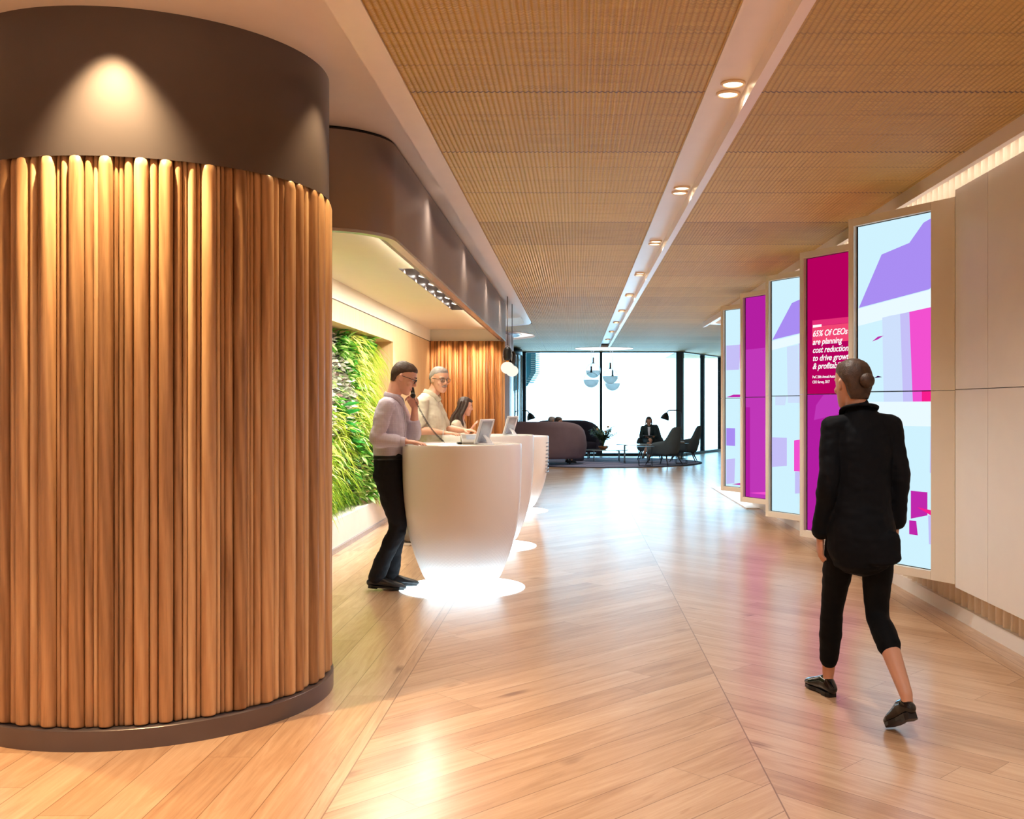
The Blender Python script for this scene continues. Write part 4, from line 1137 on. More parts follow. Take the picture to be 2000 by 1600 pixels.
floor_lamp((2.86, 27.6, 0.012), 0, 'dark arched floor lamp with domed shade beside the seated person\'s armchair', 1.30)
floor_lamp((-1.68, 28.3, 0), PI, 'dark arched floor lamp with domed shade at the left edge of the big window', 1.30)
# ================================================================ PEOPLE
from mathutils import noise as mnoise
def V(*a): return Vector(a)
def lerp(a, b, t): return Vector(a)*(1-t)+Vector(b)*t
SKIN = {'a': plain('skin_light', srgb(220, 164, 142), 0.5, var=0.05, scale=14), 'b': plain('skin_tanned', srgb(212, 156, 128), 0.5, var=0.05, scale=14),
        'c': plain('skin_shade', srgb(190, 138, 112), 0.5, var=0.05)}
def cloth(name, col, rough=0.85, check=None):
    n = NT(name); p = n.pos(True); s = n.sep(p); f = n.noise(p, 60, 2)
    c = n.mix(n.math('MULTIPLY', f, 0.35), col, tuple(x*0.7 for x in col[:3])+(1,))
    if check:
        a = n.math('LESS_THAN', n.math('FRACT', n.math('MULTIPLY', s[1], 125)), 0.25)
        b_ = n.math('LESS_THAN', n.math('FRACT', n.math('MULTIPLY', s[2], 125)), 0.25)
        c = n.mix(n.math('MULTIPLY', n.math('MAXIMUM', a, b_), 0.40), c, check)
    n.bsdf(c, rough, 0.0, n.bump(n.noise(p, 14, 3), 0.35, 0.01), Specular_IOR_Level=0.15); return n.m
def wrinkle(o, amp=0.006, freq=(9, 9, 16), seed=0.0):
    me = o.data; n = len(me.vertices); co = [0.0]*(3*n); no = [0.0]*(3*n)
    me.vertices.foreach_get('co', co); me.vertices.foreach_get('normal', no)
    for i in range(n):
        x, y, z = co[3*i:3*i+3]
        k = amp*(mnoise.noise(Vector((x*freq[0]+seed, y*freq[1], z*freq[2]+0.6*x*freq[2]))) + 0.5*mnoise.noise(Vector((x*22, y*22+seed, z*34))))
        for j in range(3): co[3*i+j] += no[3*i+j]*k
    me.vertices.foreach_set('co', co); me.update()
def torso(bm, spine, inf=0.0, z0=-9, z1=9, k=(1, 1)):
    sp = [(p, r) for p, r in spine if z0 <= p[2] <= z1]
    P = [Vector(p) for p, r in sp]; Rr = [(r[0]*k[0]+inf, r[1]*k[1]+inf) for p, r in sp]
    # refine
    pts = smoothpath(P, 4); rr = []
    q = smoothpath([Vector((a, b, 0)) for a, b in Rr], 4); rr = [(v.x, v.y) for v in q]
    tube(bm, pts, rr, hint=(1, 0, 0), seg=28, round_ends=True)
def limb(bm, pts, radii, inf=0.0, hint=(1, 0, 0)):
    P = smoothpath(pts, 5); q = smoothpath([Vector((r[0], r[1], 0)) if isinstance(r, tuple) else Vector((r, r, 0)) for r in radii], 5)
    tube(bm, P, [(v.x+inf, v.y+inf) for v in q], hint=hint, seg=18)
def arm_pts(s, e, w): return [s, lerp(s, e, .5), e, lerp(e, w, .35), w]
ARM_R = [0.050, 0.047, 0.041, 0.041, (0.028, 0.023)]
def upto(pts, rad, frac):
    """shorten a limb path to a fraction of its length"""
    P = smoothpath(pts, 6); q = smoothpath([Vector((r[0], r[1], 0)) if isinstance(r, tuple) else Vector((r, r, 0)) for r in rad], 6)
    m = max(2, int(round(len(P)*frac))); return P[:m], [(v.x, v.y) for v in q[:m]]
def hand(bm, w, d, nrm, thumb, curls=(0.25, 0.3, 0.35, 0.45), sc=1.0, thumb_in=0.5, spread=0.10):
    """palm with five separate fingers; nrm = back of the hand; thumb = +1/-1 side"""
    w = Vector(w); d = Vector(d).normalized(); nrm = Vector(nrm); nrm = (nrm-d*nrm.dot(d)).normalized(); ac = d.cross(nrm)*thumb
    tube(bm, [w-d*0.01, w+d*0.03*sc, w+d*0.065*sc, w+d*0.088*sc], [(0.025*sc, 0.019*sc), (0.034*sc, 0.017*sc), (0.040*sc, 0.015*sc), (0.038*sc, 0.012*sc)], hint=ac, seg=16)
    L = [0.070, 0.078, 0.072, 0.056]; off = [0.029, 0.010, -0.010, -0.028]
    for k in range(4):
        p = w + d*(0.085-0.004*abs(k-1))*sc + ac*off[k]*sc; dd = (d+ac*off[k]*spread*20).normalized(); pts = [p-d*0.012*sc, p]
        for j, f in enumerate((0.46, 0.30, 0.24)):
            a = curls[k]*(0.7 if j == 0 else 1.0); ax = dd.cross(-nrm if j == 0 else dn); 
            rotm = Matrix.Rotation(a, 3, (d.cross(-nrm)).normalized()); dd = rotm @ dd; dn = -nrm
            p = p+dd*L[k]*f*sc; pts.append(p)
        tube(bm, pts, [0.0090*sc, 0.0092*sc, 0.0085*sc, 0.0080*sc, 0.0070*sc], hint=ac, seg=10)
    b0 = w+d*0.018*sc+ac*0.026*sc; td = (d*0.75+ac*0.75-nrm*thumb_in*0.5).normalized(); b1 = b0+td*0.040*sc; td2 = (td+d*0.5-nrm*thumb_in*0.3-ac*0.2).normalized()
    b2 = b1+td2*0.032*sc; tube(bm, [b0-td*0.01, b0, b1, b2, b2+td2*0.020*sc], [0.012*sc, 0.0125*sc, 0.0105*sc, 0.0098*sc, 0.008*sc], hint=nrm, seg=10)
HS = [(-.118, .016, .082, .050), (-.108, .032, .093, .020), (-.090, .045, .095, -.015), (-.065, .054, .094, -.045), (-.035, .062, .092, -.068), (-.005, .069, .092, -.084),
      (.025, .073, .094, -.095), (.055, .075, .093, -.099), (.080, .072, .084, -.094), (.100, .060, .066, -.078), (.114, .042, .042, -.055), (.122, .016, .012, -.026)]
def head(bm, c, R_, sc=1.0, hair_only=False):
    c = Vector(c)
    def T(v): return c + R_ @ (Vector(v)*sc)
    rings = []
    N = 28
    for z, w_, f, b_ in HS:
        cy_ = (f+b_)/2; dp = (f-b_)/2; ring = []
        for j in range(N):
            a = 2*PI*j/N; e = 0.86
            ring.append(T((w_*math.copysign(abs(math.cos(a))**e, math.cos(a)), cy_+dp*math.copysign(abs(math.sin(a))**e, math.sin(a)), z)))
        rings.append(ring)
    ring_stack(bm, rings, True, True)
    tube(bm, [T((0, .088, .034)), T((0, .103, .005)), T((0, .114, -.018)), T((0, .100, -.028))], [.007*sc, .009*sc, .0125*sc, .010*sc], hint=R_ @ V(1, 0, 0), seg=10)
    for s in (-1, 1):
        ball(bm, T((s*.010, .100, -.024)), .007*sc, 10, 6)
        # ear
        er = R_ @ Matrix.Rotation(s*0.35, 3, 'Z')
        ball(bm, T((s*.076, -.008, -.002)), (.007*sc, .018*sc, .032*sc), 14, 10, er)
        ball(bm, T((s*.079, -.013, .010)), (.008*sc, .015*sc, .018*sc), 12, 8, er)
        ball(bm, T((s*.043, .066, -.022)), .0195*sc, 12, 8)       # cheek
        tube(bm, [T((s*.010, .091, .034)), T((s*.032, .090, .038)), T((s*.052, .078, .032))], .0065*sc, seg=8)   # brow ridge
    tube(bm, [T((-.020, .090, -.056)), T((0, .097, -.054)), T((.020, .090, -.056))], .0055*sc, seg=8)
    tube(bm, [T((-.017, .090, -.066)), T((0, .097, -.067)), T((.017, .090, -.066))], .0062*sc, seg=8)
    ball(bm, T((0, .086, -.098)), (.020*sc, .014*sc, .014*sc), 12, 8)
def face_details(parent, c, R_, sc, brow_mat, eyes=True):
    c = Vector(c)
    def T(v): return c + R_ @ (Vector(v)*sc)
    b3 = bmesh.new()
    for s in (-1, 1):
        b1 = bmesh.new(); ball(b1, T((s*.031, .0805, .014)), (.0115*sc, .0100*sc, .0058*sc), 14, 8); ey = link('eyeball', b1, M['eye_white'], parent)
        b2 = bmesh.new(); ball(b2, T((s*.031, .0885, .013)), (.0046*sc, .0030*sc, .0046*sc), 10, 6); link('iris', b2, M['eye_dark'], ey)
        tube(b3, [T((s*.013, .0975, .037)), T((s*.032, .0965, .043)), T((s*.052, .083, .036))], [.0030*sc, .0036*sc, .0020*sc], seg=8)
    link('eyebrows', b3, brow_mat, parent)
    b4 = bmesh.new(); tube(b4, [T((-.021, .0945, -.0605)), T((0, .1012, -.0605)), T((.021, .0945, -.0605))], [.0018*sc, .0030*sc, .0018*sc], seg=8); link('lips', b4, M['lip'], parent)
M['eye_white'] = plain('eye_white', srgb(230, 224, 218), 0.3); M['eye_dark'] = plain('eye_iris', srgb(50, 36, 28), 0.2); M['lip'] = plain('lip_tone', srgb(158, 92, 84), 0.5)
M['hair_brown'] = plain('brown_hair', srgb(62, 40, 26), 0.55, var=0.25, scale=60, bump=0.5, bscale=220)
M['hair_grey'] = plain('grey_hair', srgb(150, 140, 134), 0.6, var=0.2, scale=50, bump=0.5, bscale=220)
M['hair_dark'] = plain('dark_long_hair', srgb(52, 30, 22), 0.45, var=0.3, scale=40, bump=0.5, bscale=200)
def short_hair(parent, c, R_, sc, mat, thick=.009, fringe=.090, voxel=0.004, low=-0.055):
    bm = bmesh.new(); c = Vector(c); N = 30
    def T(v): return c + R_ @ (Vector(v)*sc)
    rows = [(low, .046, -.045, -.084), (low+.03, .061, -.032, -.094), (-.002, .0715, -.022, -.104), (.022, .0775, .004, -.107), (.042, .0800, .034, -.109), (.066, .0795, .078, -.106),
            (.085, .074, fringe, -.099), (.104, .064, .080, -.086), (.120, .047, .056, -.066), (.131, .022, .026, -.036)]
    rings = []
    for z, w_, f, b_ in rows:
        cy_ = (f+b_)/2; dp = (f-b_)/2
        rings.append([T((w_*math.copysign(abs(math.cos(a))**.88, math.cos(a)), cy_+dp*math.copysign(abs(math.sin(a))**.88, math.sin(a)), z)) for a in [2*PI*j/N for j in range(N)]])
    ring_stack(bm, rings, True, True)
    o = fused('hair', bm, mat, parent, voxel, 1); wrinkle(o, .0022, (40, 40, 18), 3.3); return o
def glasses(parent, c, R_, sc=1.0):
    c = Vector(c)
    def T(v): return c + R_ @ (Vector(v)*sc)
    b1 = bmesh.new(); b2 = bmesh.new()
    for s in (-1, 1):
        ring = [T((s*.033+.024*math.copysign(abs(math.cos(a))**.6, math.cos(a)), .103, .012+.017*math.copysign(abs(math.sin(a))**.6, math.sin(a)))) for a in [2*PI*j/20 for j in range(21)]]
        tube(b1, ring, .0022*sc, seg=6, round_ends=False)
        tube(b1, [T((s*.057, .102, .022)), T((s*.078, .06, .020)), T((s*.080, -.005, .014))], .0026*sc, seg=6)
        vs = [b2.verts.new(p) for p in ring[:-1]]; b2.faces.new(vs)
    tube(b1, [T((-.010, .105, .018)), T((.010, .105, .018))], .002*sc, seg=6)
    f = link('spectacles', b1, M['black'], parent); link('lenses', b2, M['clear_glass'], f)
def shoe(bm, heel, toe, w_=0.045, h=0.055, sc=1.0, ankle=None):
    heel = Vector(heel); toe = Vector(toe); d = toe-heel; L = d.length; dn = d.normalized(); side = dn.cross(V(0, 0, 1)).normalized(); up = side.cross(dn)
    rows = [(0.03, .030, .030), (.14, .036, .042), (.32, .036, .044), (.52, .042, .034), (.70, .049, .027), (.86, .044, .021), (.97, .028, .015)]
    pts = [heel+dn*L*t+up*r2 for t, r1, r2 in rows]; tube(bm, pts, [(r1*sc, r2*sc) for t, r1, r2 in rows], hint=side, seg=18)
    if ankle is not None: tube(bm, [heel+dn*L*.17+up*.04, Vector(ankle)], [(.038*sc, .046*sc), (.040*sc, .044*sc)], hint=side, seg=16)
def shoe_sole(bm, heel, toe, sc=1.0, heel_h=.022):
    heel = Vector(heel); toe = Vector(toe); d = toe-heel; L = d.length; dn = d.normalized(); side = dn.cross(V(0, 0, 1)).normalized(); up = side.cross(dn)
    pts = []
    for t, w_ in ((0, .022), (.08, .034), (.25, .034), (.45, .034), (.68, .046), (.85, .042), (.97, .022)): pts.append((t, w_*sc))
    def outline(z): return [heel+dn*L*t+side*w_+up*z for t, w_ in pts]+[heel+dn*L*t-side*w_+up*z for t, w_ in reversed(pts)]
    ring_stack(bm, [outline(-0.004), outline(.012)], True, False)
    ho = [heel+dn*L*t+side*w_-up*heel_h*.6 for t, w_ in pts[:3]]+[heel+dn*L*t-side*w_-up*heel_h*.6 for t, w_ in reversed(pts[:3])]
    h1 = [p+up*heel_h*.6 for p in ho]; ring_stack(bm, [ho, h1], True, False)

def rot(yaw=0, pitch=0, roll=0):
    """yaw about up (positive = to own left), pitch positive = looking down"""
    return Matrix.Rotation(yaw, 3, 'Z') @ Matrix.Rotation(-pitch, 3, 'X') @ Matrix.Rotation(roll, 3, 'Y')
LEG_R = [(0.085, .088), 0.076, 0.056, 0.057, 0.036]
def leg_pts(h, k, a): return [h, lerp(h, k, .5), k, lerp(k, a, .35), a]
def body_mesh(parent, J, skin, voxel=.006, hands=(), legs=True, head_sc=1.0, bare_ankles=False):
    bm = bmesh.new(); torso(bm, J['spine']); c, R_ = J['head']
    nb = Vector(J['spine'][-1][0]); tube(bm, [nb-V(0, 0, .05), nb, c + R_ @ V(0, -.03, -.05)*head_sc], [(.070, .066), (.056*head_sc, .058*head_sc), (.050*head_sc, .054*head_sc)], seg=18)
    head(bm, c, R_, head_sc)
    for i, s in enumerate((-1, 1)):
        sh, el, wr = J['sh'][i], J['el'][i], J['wr'][i]
        k = J.get('limb', 1.0)
        limb(bm, arm_pts(sh, el, wr), [r*k if not isinstance(r, tuple) else (r[0]*k, r[1]*k) for r in ARM_R])
        tube(bm, [Vector(J['spine'][-2][0])+V(s*.05, 0, -.01), Vector(sh)], [.055, .050], hint=(0, 1, 0))
        if legs:
            h, kn, an = J['hip'][i], J['kn'][i], J['an'][i]
            lk = J.get('legk', 1.0); limb(bm, leg_pts(h, kn, an), [(r[0]*lk, r[1]*lk) if isinstance(r, tuple) else r*lk for r in LEG_R])
            hl, to = J['foot'][i]; tube(bm, [lerp(hl, to, .12)+V(0, 0, .03), lerp(hl, to, .5)+V(0, 0, .03), lerp(hl, to, .85)+V(0, 0, .018)], [(.026*lk, .026*lk), (.034*lk, .022*lk), (.032*lk, .010)], seg=12)
            tube(bm, [Vector(an), lerp(hl, to, .18)+V(0, 0, .035)], [.034*lk, .030*lk], seg=12)
    for hd in hands: hand(bm, *hd[0], **hd[1])
    return fused('body', bm, skin, parent, voxel, 2)

# ---------------------------------------------------------------- man on the telephone
def man_phone():
    t = thing('person', 'man in a checked grey-mauve shirt and black trousers holding a telephone handset to his face', 'person', (-1.447, 8.13, 0), -PI/2)
    R_ = rot(0.05, math.radians(24)); hc = V(0, .078, 1.668)
    J = dict(spine=[((0, -.03, .84), (.14, .095)), ((0, -.03, .93), (.160, .105)), ((0, -.035, 1.05), (.148, .104)), ((0, -.03, 1.18), (.148, .108)), ((0, -.03, 1.31), (.165, .112)), ((0, -.03, 1.42), (.150, .092)), ((0, -.005, 1.50), (.075, .062))],
             head=(hc, R_), sh=[V(-.185, 0, 1.440), V(.185, -.025, 1.440)], el=[V(-.235, .125, 1.195), V(.245, -.085, 1.185)], wr=[V(-.135, .150, 1.43), V(.215, .135, 1.170)],
             hip=[V(-.085, -.03, .90), V(.085, -.03, .90)], kn=[V(-.09, .015, .50), V(.095, .055, .50)], an=[V(-.10, -.035, .10), V(.10, -.115, .11)],
             foot=[(V(-.10, -.09, .012), V(-.10, .185, .008)), (V(.10, -.175, .035), V(.10, .115, .008))])
    hands = [((J['wr'][0], (0.35, -.35, 1.0), (-1.0, 0.2, .3), -1), dict(curls=(.75, .8, .85, .9), thumb_in=1.0)),
             ((J['wr'][1], (-.10, 1.0, -.07), (0.0, .07, 1), -1), dict(curls=(.12, .18, .22, .28)))]
    body_mesh(t, J, SKIN['a'], .0055, hands)
    face_details(t, hc, R_, 1.0, M['hair_brown']); short_hair(t, hc, R_, 1.0, M['hair_brown']); glasses(t, hc, R_)
    sm = cloth('checked_shirt', srgb(206, 194, 204), 0.8, srgb(130, 120, 156))
    bm = bmesh.new(); torso(bm, J['spine'], .014, 1.04, 1.45)
    tube(bm, [V(0, -.028, 1.40), V(0, -.015, 1.475), V(0, .0, 1.50)], [(.165, .105), (.105, .082), (.070, .068)], seg=24)
    tube(bm, [V(0, -.03, 1.00), V(0, -.035, 1.10)], [(.150, .112), (.158, .116)], seg=24)
    for i, s in enumerate((-1, 1)):
        P, q = upto(arm_pts(J['sh'][i], J['el'][i], J['wr'][i]), ARM_R, .90 if i else .80)
        tube(bm, P, [(max(a, .040)+.013, max(b_, .038)+.013) for a, b_ in q], seg=18)
        tube(bm, [V(s*.06, -.02, 1.455), J['sh'][i]], [.062, .063], hint=(0, 1, 0))
    o = fused('shirt', bm, sm, t, .006, 3); wrinkle(o, .0075, (8, 8, 15), 1.0)
    bm = bmesh.new()   # collar
    for s in (-1, 1):
        pts = [V(s*.012, .080, 1.455), V(s*.055, .058, 1.495), V(s*.073, .005, 1.525), V(s*.045, -.055, 1.540), V(0, -.070, 1.543)]
        tube(bm, smoothpath(pts, 4), (.005, .021), hint=(s*1.0, 0.3, 0.2), seg=10)
    fused('collar', bm, sm, t, .0045, 1)
    bm = bmesh.new()   # cuff
    w = J['wr'][1]; tube(bm, [w+V(.004, -.045, 0), w+V(0, -.004, 0)], [(.044, .040), (.040, .036)], round_ends=False); link('cuff', bm, sm, t)
    bm = bmesh.new()   # shirt front: open pale lining between chest and arm is light; button placket
    tube(bm, [V(0, .092, 1.40), V(0, .098, 1.28), V(0, .094, 1.12)], [(.014, .006)]*3, seg=8); link('placket', bm, sm, t)
    tm = cloth('black_trousers', srgb(26, 24, 27), 0.75)
    bm = bmesh.new(); torso(bm, J['spine'], .013, .80, 1.06)
    for i in (0, 1):
        P, q = upto(leg_pts(J['hip'][i], J['kn'][i], J['an'][i]), LEG_R, 1.0)
        tube(bm, P, [(max(a+.012, .062), max(b_+.014, .066)) for a, b_ in q], seg=20)
        ball(bm, V((-.08, .08)[i], -.065, .90), (.085, .080, .095))
    o = fused('trousers', bm, tm, t, .006, 3); wrinkle(o, .007, (7, 7, 15), 5.0)
    bm = bmesh.new(); N = 40; rings = [[((.165*k)*math.cos(2*PI*j/N), -.032+(.122*k)*math.sin(2*PI*j/N), z) for j in range(N)] for k, z in ((.96, 1.022), (1.0, 1.024), (1.0, 1.056), (.96, 1.058))]
    ring_stack(bm, rings, False, True); link('belt', bm, M['black'], t)
    M['boot'] = plain('black_leather', srgb(24, 24, 27), 0.38, bump=0.2, bscale=30)
    for i in (0, 1):
        hl, to = J['foot'][i]; bm = bmesh.new(); shoe(bm, hl, to, ankle=Vector(J['an'][i])+V(0, 0, .035)); o = fused('boot', bm, M['boot'], t, .005, 2)
        bm = bmesh.new(); shoe_sole(bm, hl, to); link('sole', bm, M['black'], o)
    return t
man_phone()
# the handset he holds and its coiled cord (world positions)
ht = thing('telephone_handset', 'black telephone handset with coiled cord held to the checked-shirt man\'s face', 'telephone handset', (-1.447, 8.13, 0), -PI/2)
bm = bmesh.new(); e0, e1 = V(-.100, .060, 1.655), V(-.060, .150, 1.528)
tube(bm, smoothpath([e0, lerp(e0, e1, .5)+V(-.022, .020, .012), e1], 6), [(.017, .012)]*13, hint=(0, 1, 1), seg=14)
ball(bm, e0+V(.006, 0, 0), (.024, .024, .024)); ball(bm, e1+V(.004, -.002, 0), (.024, .022, .022)); fused('grip', bm, M['black'], ht, .004, 2)
bm = bmesh.new(); a0 = e1+V(0, .006, -.02); a1 = V(-.17, .385, 1.150)
bm_pts = []; N = 46*8
for i in range(N+1):
    f = i/N; p = lerp(a0, a1, f); p.z -= .045*math.sin(PI*f); ph = 2*PI*46*f; rr_ = .0065 if 0.06 < f < 0.97 else 0.001
    dirv = (a1-a0).normalized(); s_, n_ = frame_of(dirv, V(1, 0, 0)); bm_pts.append(p + s_*rr_*math.cos(ph) + n_*rr_*math.sin(ph))
tube(bm, bm_pts, .0019, seg=6, round_ends=False); link('coiled_cord', bm, M['black'], ht)

# ---------------------------------------------------------------- grey-haired man
def man_grey():
    t = thing('person', 'grey-haired man in a pale short-sleeved shirt and glasses, hand on the middle desk', 'person', (-1.545, 10.70, 0), math.radians(-98))
    yaw = math.radians(-38); R_ = rot(yaw, math.radians(10)); hc = V(0, .125, 1.715)
    J = dict(spine=[((0, -.02, .86), (.15, .11)), ((0, -.01, .96), (.175, .135)), ((0, .01, 1.10), (.175, .155)), ((0, .015, 1.22), (.178, .155)), ((0, .0, 1.36), (.19, .14)), ((0, .0, 1.47), (.165, .105)), ((0, .045, 1.55), (.080, .070))],
             head=(hc, R_), sh=[V(-.205, .02, 1.475), V(.205, .0, 1.475)], el=[V(-.25, .13, 1.20), V(.265, -.03, 1.20)], wr=[V(-.16, .36, 1.185), V(.20, .235, 1.170)],
             hip=[V(-.09, -.03, .92), V(.09, -.03, .92)], kn=[V(-.10, .03, .50), V(.10, .0, .50)], an=[V(-.11, .0, .10), V(.12, -.16, .10)],
             foot=[(V(-.11, -.06, .012), V(-.12, .22, .008)), (V(.12, -.22, .02), V(.13, .06, .008))])
    hands = [((J['wr'][0], (.35, .9, .02), (0, -.1, 1), 1), dict(curls=(.2, .25, .3, .35))),
             ((J['wr'][1], (-.12, 1.0, -.06), (0.1, 0, 1), -1), dict(curls=(.12, .16, .2, .28)))]
    body_mesh(t, J, SKIN['b'], .006, hands, head_sc=1.06)
    face_details(t, hc, R_, 1.06, M['hair_grey']); short_hair(t, hc, R_, 1.06, M['hair_grey'], fringe=.082, low=-.045); glasses(t, hc, R_, 1.06)
    bm = bmesh.new()
    def T(v): return hc + R_ @ (Vector(v)*1.06)
    tube(bm, [T((-.026, .092, -.052)), T((-.012, .103, -.043)), T((.012, .103, -.043)), T((.026, .092, -.052))], [(.004, .006), (.006, .008), (.006, .008), (.004, .006)], seg=8); link('moustache', bm, M['hair_grey'], t)
    sm = cloth('pale_stone_shirt', srgb(206, 196, 174), 0.8)
    bm = bmesh.new(); torso(bm, J['spine'], .016, .90, 1.48)
    tube(bm, [V(0, .0, 1.46), V(0, .03, 1.525), V(0, .04, 1.55)], [(.175, .115), (.110, .088), (.076, .074)], seg=24)
    for i, s in enumerate((-1, 1)):
        P, q = upto(arm_pts(J['sh'][i], J['el'][i], J['wr'][i]), ARM_R, .40)
        n = len(P); tube(bm, P, [(a+.016+.014*k/n, b_+.016+.014*k/n) for k, (a, b_) in enumerate(q)], seg=18)
        tube(bm, [V(s*.06, .0, 1.49), J['sh'][i]], [.066, .068], hint=(0, 1, 0))
    o = fused('shirt', bm, sm, t, .007, 3); wrinkle(o, .009, (6, 6, 13), 9.0)
    bm = bmesh.new()
    for s in (-1, 1):
        pts = [V(s*.020, .130, 1.500), V(s*.062, .100, 1.545), V(s*.080, .045, 1.580), V(s*.05, -.02, 1.600), V(0, -.036, 1.603)]
        tube(bm, smoothpath(pts, 4), (.006, .026), hint=(s*1.0, 0.3, 0.2), seg=10)
    fused('collar', bm, sm, t, .005, 1)
    tm = cloth('grey_trousers', srgb(120, 112, 104), 0.8)
    bm = bmesh.new(); torso(bm, J['spine'], .010, .82, .97)
    for i in (0, 1):
        P, q = upto(leg_pts(J['hip'][i], J['kn'][i], J['an'][i]), LEG_R, 1.0); tube(bm, P, [(max(a+.014, .066), max(b_+.014, .07)) for a, b_ in q], seg=18)
    fused('trousers', bm, tm, t, .008, 3)
    bm = bmesh.new(); w = J['wr'][1]; N = 20
    dv = (J['wr'][1]-J['el'][1]).normalized(); s_, n_ = frame_of(dv, V(1, 0, 0))
    for j in range(N):
        a = 2*PI*j/N; ball(bm, w-dv*.012+s_*.034*math.cos(a)+n_*.029*math.sin(a), .0056, 8, 6)
    link('bracelet', bm, M['frost'], t)
    for i in (0, 1):
        hl, to = J['foot'][i]; bm = bmesh.new(); shoe(bm, hl, to); o = fused('shoe', bm, M['boot'], t, .006, 2)
        bm = bmesh.new(); shoe_sole(bm, hl, to); link('sole', bm, M['white_gloss'], o)
man_grey()

# ---------------------------------------------------------------- woman at the far desk
def woman_desk():
    t = thing('person', 'woman with long brown hair and beige top gesturing at the lowest, farthest desk', 'person', (-1.545, 13.35, 0), -PI/2)
    R_ = rot(0.12, math.radians(12)); hc = V(0, .10, 1.435)
    J = dict(spine=[((0, -.02, .76), (.14, .10)), ((0, -.02, .84), (.165, .11)), ((0, -.01, .96), (.13, .09)), ((0, .01, 1.08), (.145, .105)), ((0, .01, 1.18), (.15, .095)), ((0, .04, 1.265), (.065, .055))],
             head=(hc, R_), sh=[V(-.165, .01, 1.20), V(.165, .0, 1.20)], el=[V(-.20, .08, .97), V(.21, .02, .985)], wr=[V(-.10, .24, 1.08), V(.14, .20, 1.14)], limb=.85,
             hip=[V(-.08, -.03, .80), V(.08, -.03, .80)], kn=[V(-.09, .0, .44), V(.09, .02, .44)], an=[V(-.09, -.04, .09), V(.09, -.02, .09)],
             foot=[(V(-.09, -.08, .012), V(-.09, .14, .008)), (V(.09, -.06, .012), V(.09, .16, .008))])
    hands = [((J['wr'][0], (.2, .9, .4), (-.3, -.5, 1), 1), dict(curls=(.2, .25, .3, .35), sc=.9)),
             ((J['wr'][1], (-.1, .55, .85), (.2, -.8, .5), -1), dict(curls=(.08, .15, .25, .3), sc=.9))]
    body_mesh(t, J, SKIN['a'], .0065, hands, head_sc=.94)
    face_details(t, hc, R_, .94, M['hair_dark'])
    bm = bmesh.new()
    def T(v): return hc + R_ @ (Vector(v)*.94)
    N = 30; rows = [(-.02, .070, -.03, -.098), (.012, .078, -.012, -.108), (.04, .082, .035, -.112), (.066, .082, .082, -.112), (.088, .077, .098, -.104), (.108, .066, .086, -.090), (.124, .048, .058, -.066), (.136, .022, .026, -.036)]
    ring_stack(bm, [[T((w_*math.cos(a), (f+b_)/2+(f-b_)/2*math.sin(a), z)) for a in [2*PI*j/N for j in range(N)]] for z, w_, f, b_ in rows], True, True)
    for x_ in (-.06, -.03, 0, .03, .06):
        tube(bm, smoothpath([T((x_, -.065, .05)), T((x_*1.15, -.085, -.06)), V(x_*1.5, .0-.055, 1.28), V(x_*1.7, -.07+abs(x_)*.2, 1.14)], 5), [(.036, .026)]*15+[(.02, .015)], seg=12)
    for s in (-1, 1):
        tube(bm, smoothpath([T((s*.070, .015, .06)), T((s*.082, .0, -.03)), V(s*.095, .055, 1.30), V(s*.10, .085, 1.17)], 5), [(.020, .030)]*15+[(.012, .016)], seg=12)
    for s in (-1, 1):
        tube(bm, smoothpath([T((s*.066, -.035, .05)), T((s*.076, -.045, -.04)), V(s*.092, -.0, 1.29), V(s*.10, -.01, 1.17)], 5), [(.026, .040)]*15+[(.016, .022)], seg=12)
    o = fused('hair', bm, M['hair_dark'], t, .005, 2); wrinkle(o, .004, (40, 40, 6), 2.0)
    sm = cloth('beige_top', srgb(206, 190, 172), 0.85)
    bm = bmesh.new(); torso(bm, J['spine'], .014, .80, 1.20)
    for i, s in enumerate((-1, 1)):
        P, q = upto(arm_pts(J['sh'][i], J['el'][i], J['wr'][i]), ARM_R, .80); tube(bm, P, [(max(a*.9, .034)+.012, max(b_*.9, .034)+.012) for a, b_ in q], seg=16)
        tube(bm, [V(s*.05, .01, 1.215), J['sh'][i]], [.055, .058], hint=(0, 1, 0))
    o = fused('top', bm, sm, t, .007, 3); wrinkle(o, .006, (8, 8, 14), 4.0)
    bm = bmesh.new(); tube(bm, [J['wr'][1]-(J['wr'][1]-J['el'][1]).normalized()*.035, J['wr'][1]-(J['wr'][1]-J['el'][1]).normalized()*.02], [.031, .031], round_ends=False); link('dark_bracelet', bm, M['black'], t)
    bm = bmesh.new(); torso(bm, J['spine'], .012, .74, .88)
    for i in (0, 1):
        P, q = upto(leg_pts(J['hip'][i], J['kn'][i], J['an'][i]), LEG_R, 1.0); tube(bm, P, [(a+.01, b_+.01) for a, b_ in q], seg=16)
    fused('trousers', bm, cloth('dark_trousers', srgb(40, 40, 46)), t, .008, 3)
    for i in (0, 1):
        hl, to = J['foot'][i]; bm = bmesh.new(); shoe(bm, hl, to, sc=.85); fused('shoe', bm, M['boot'], t, .006, 2)
woman_desk()

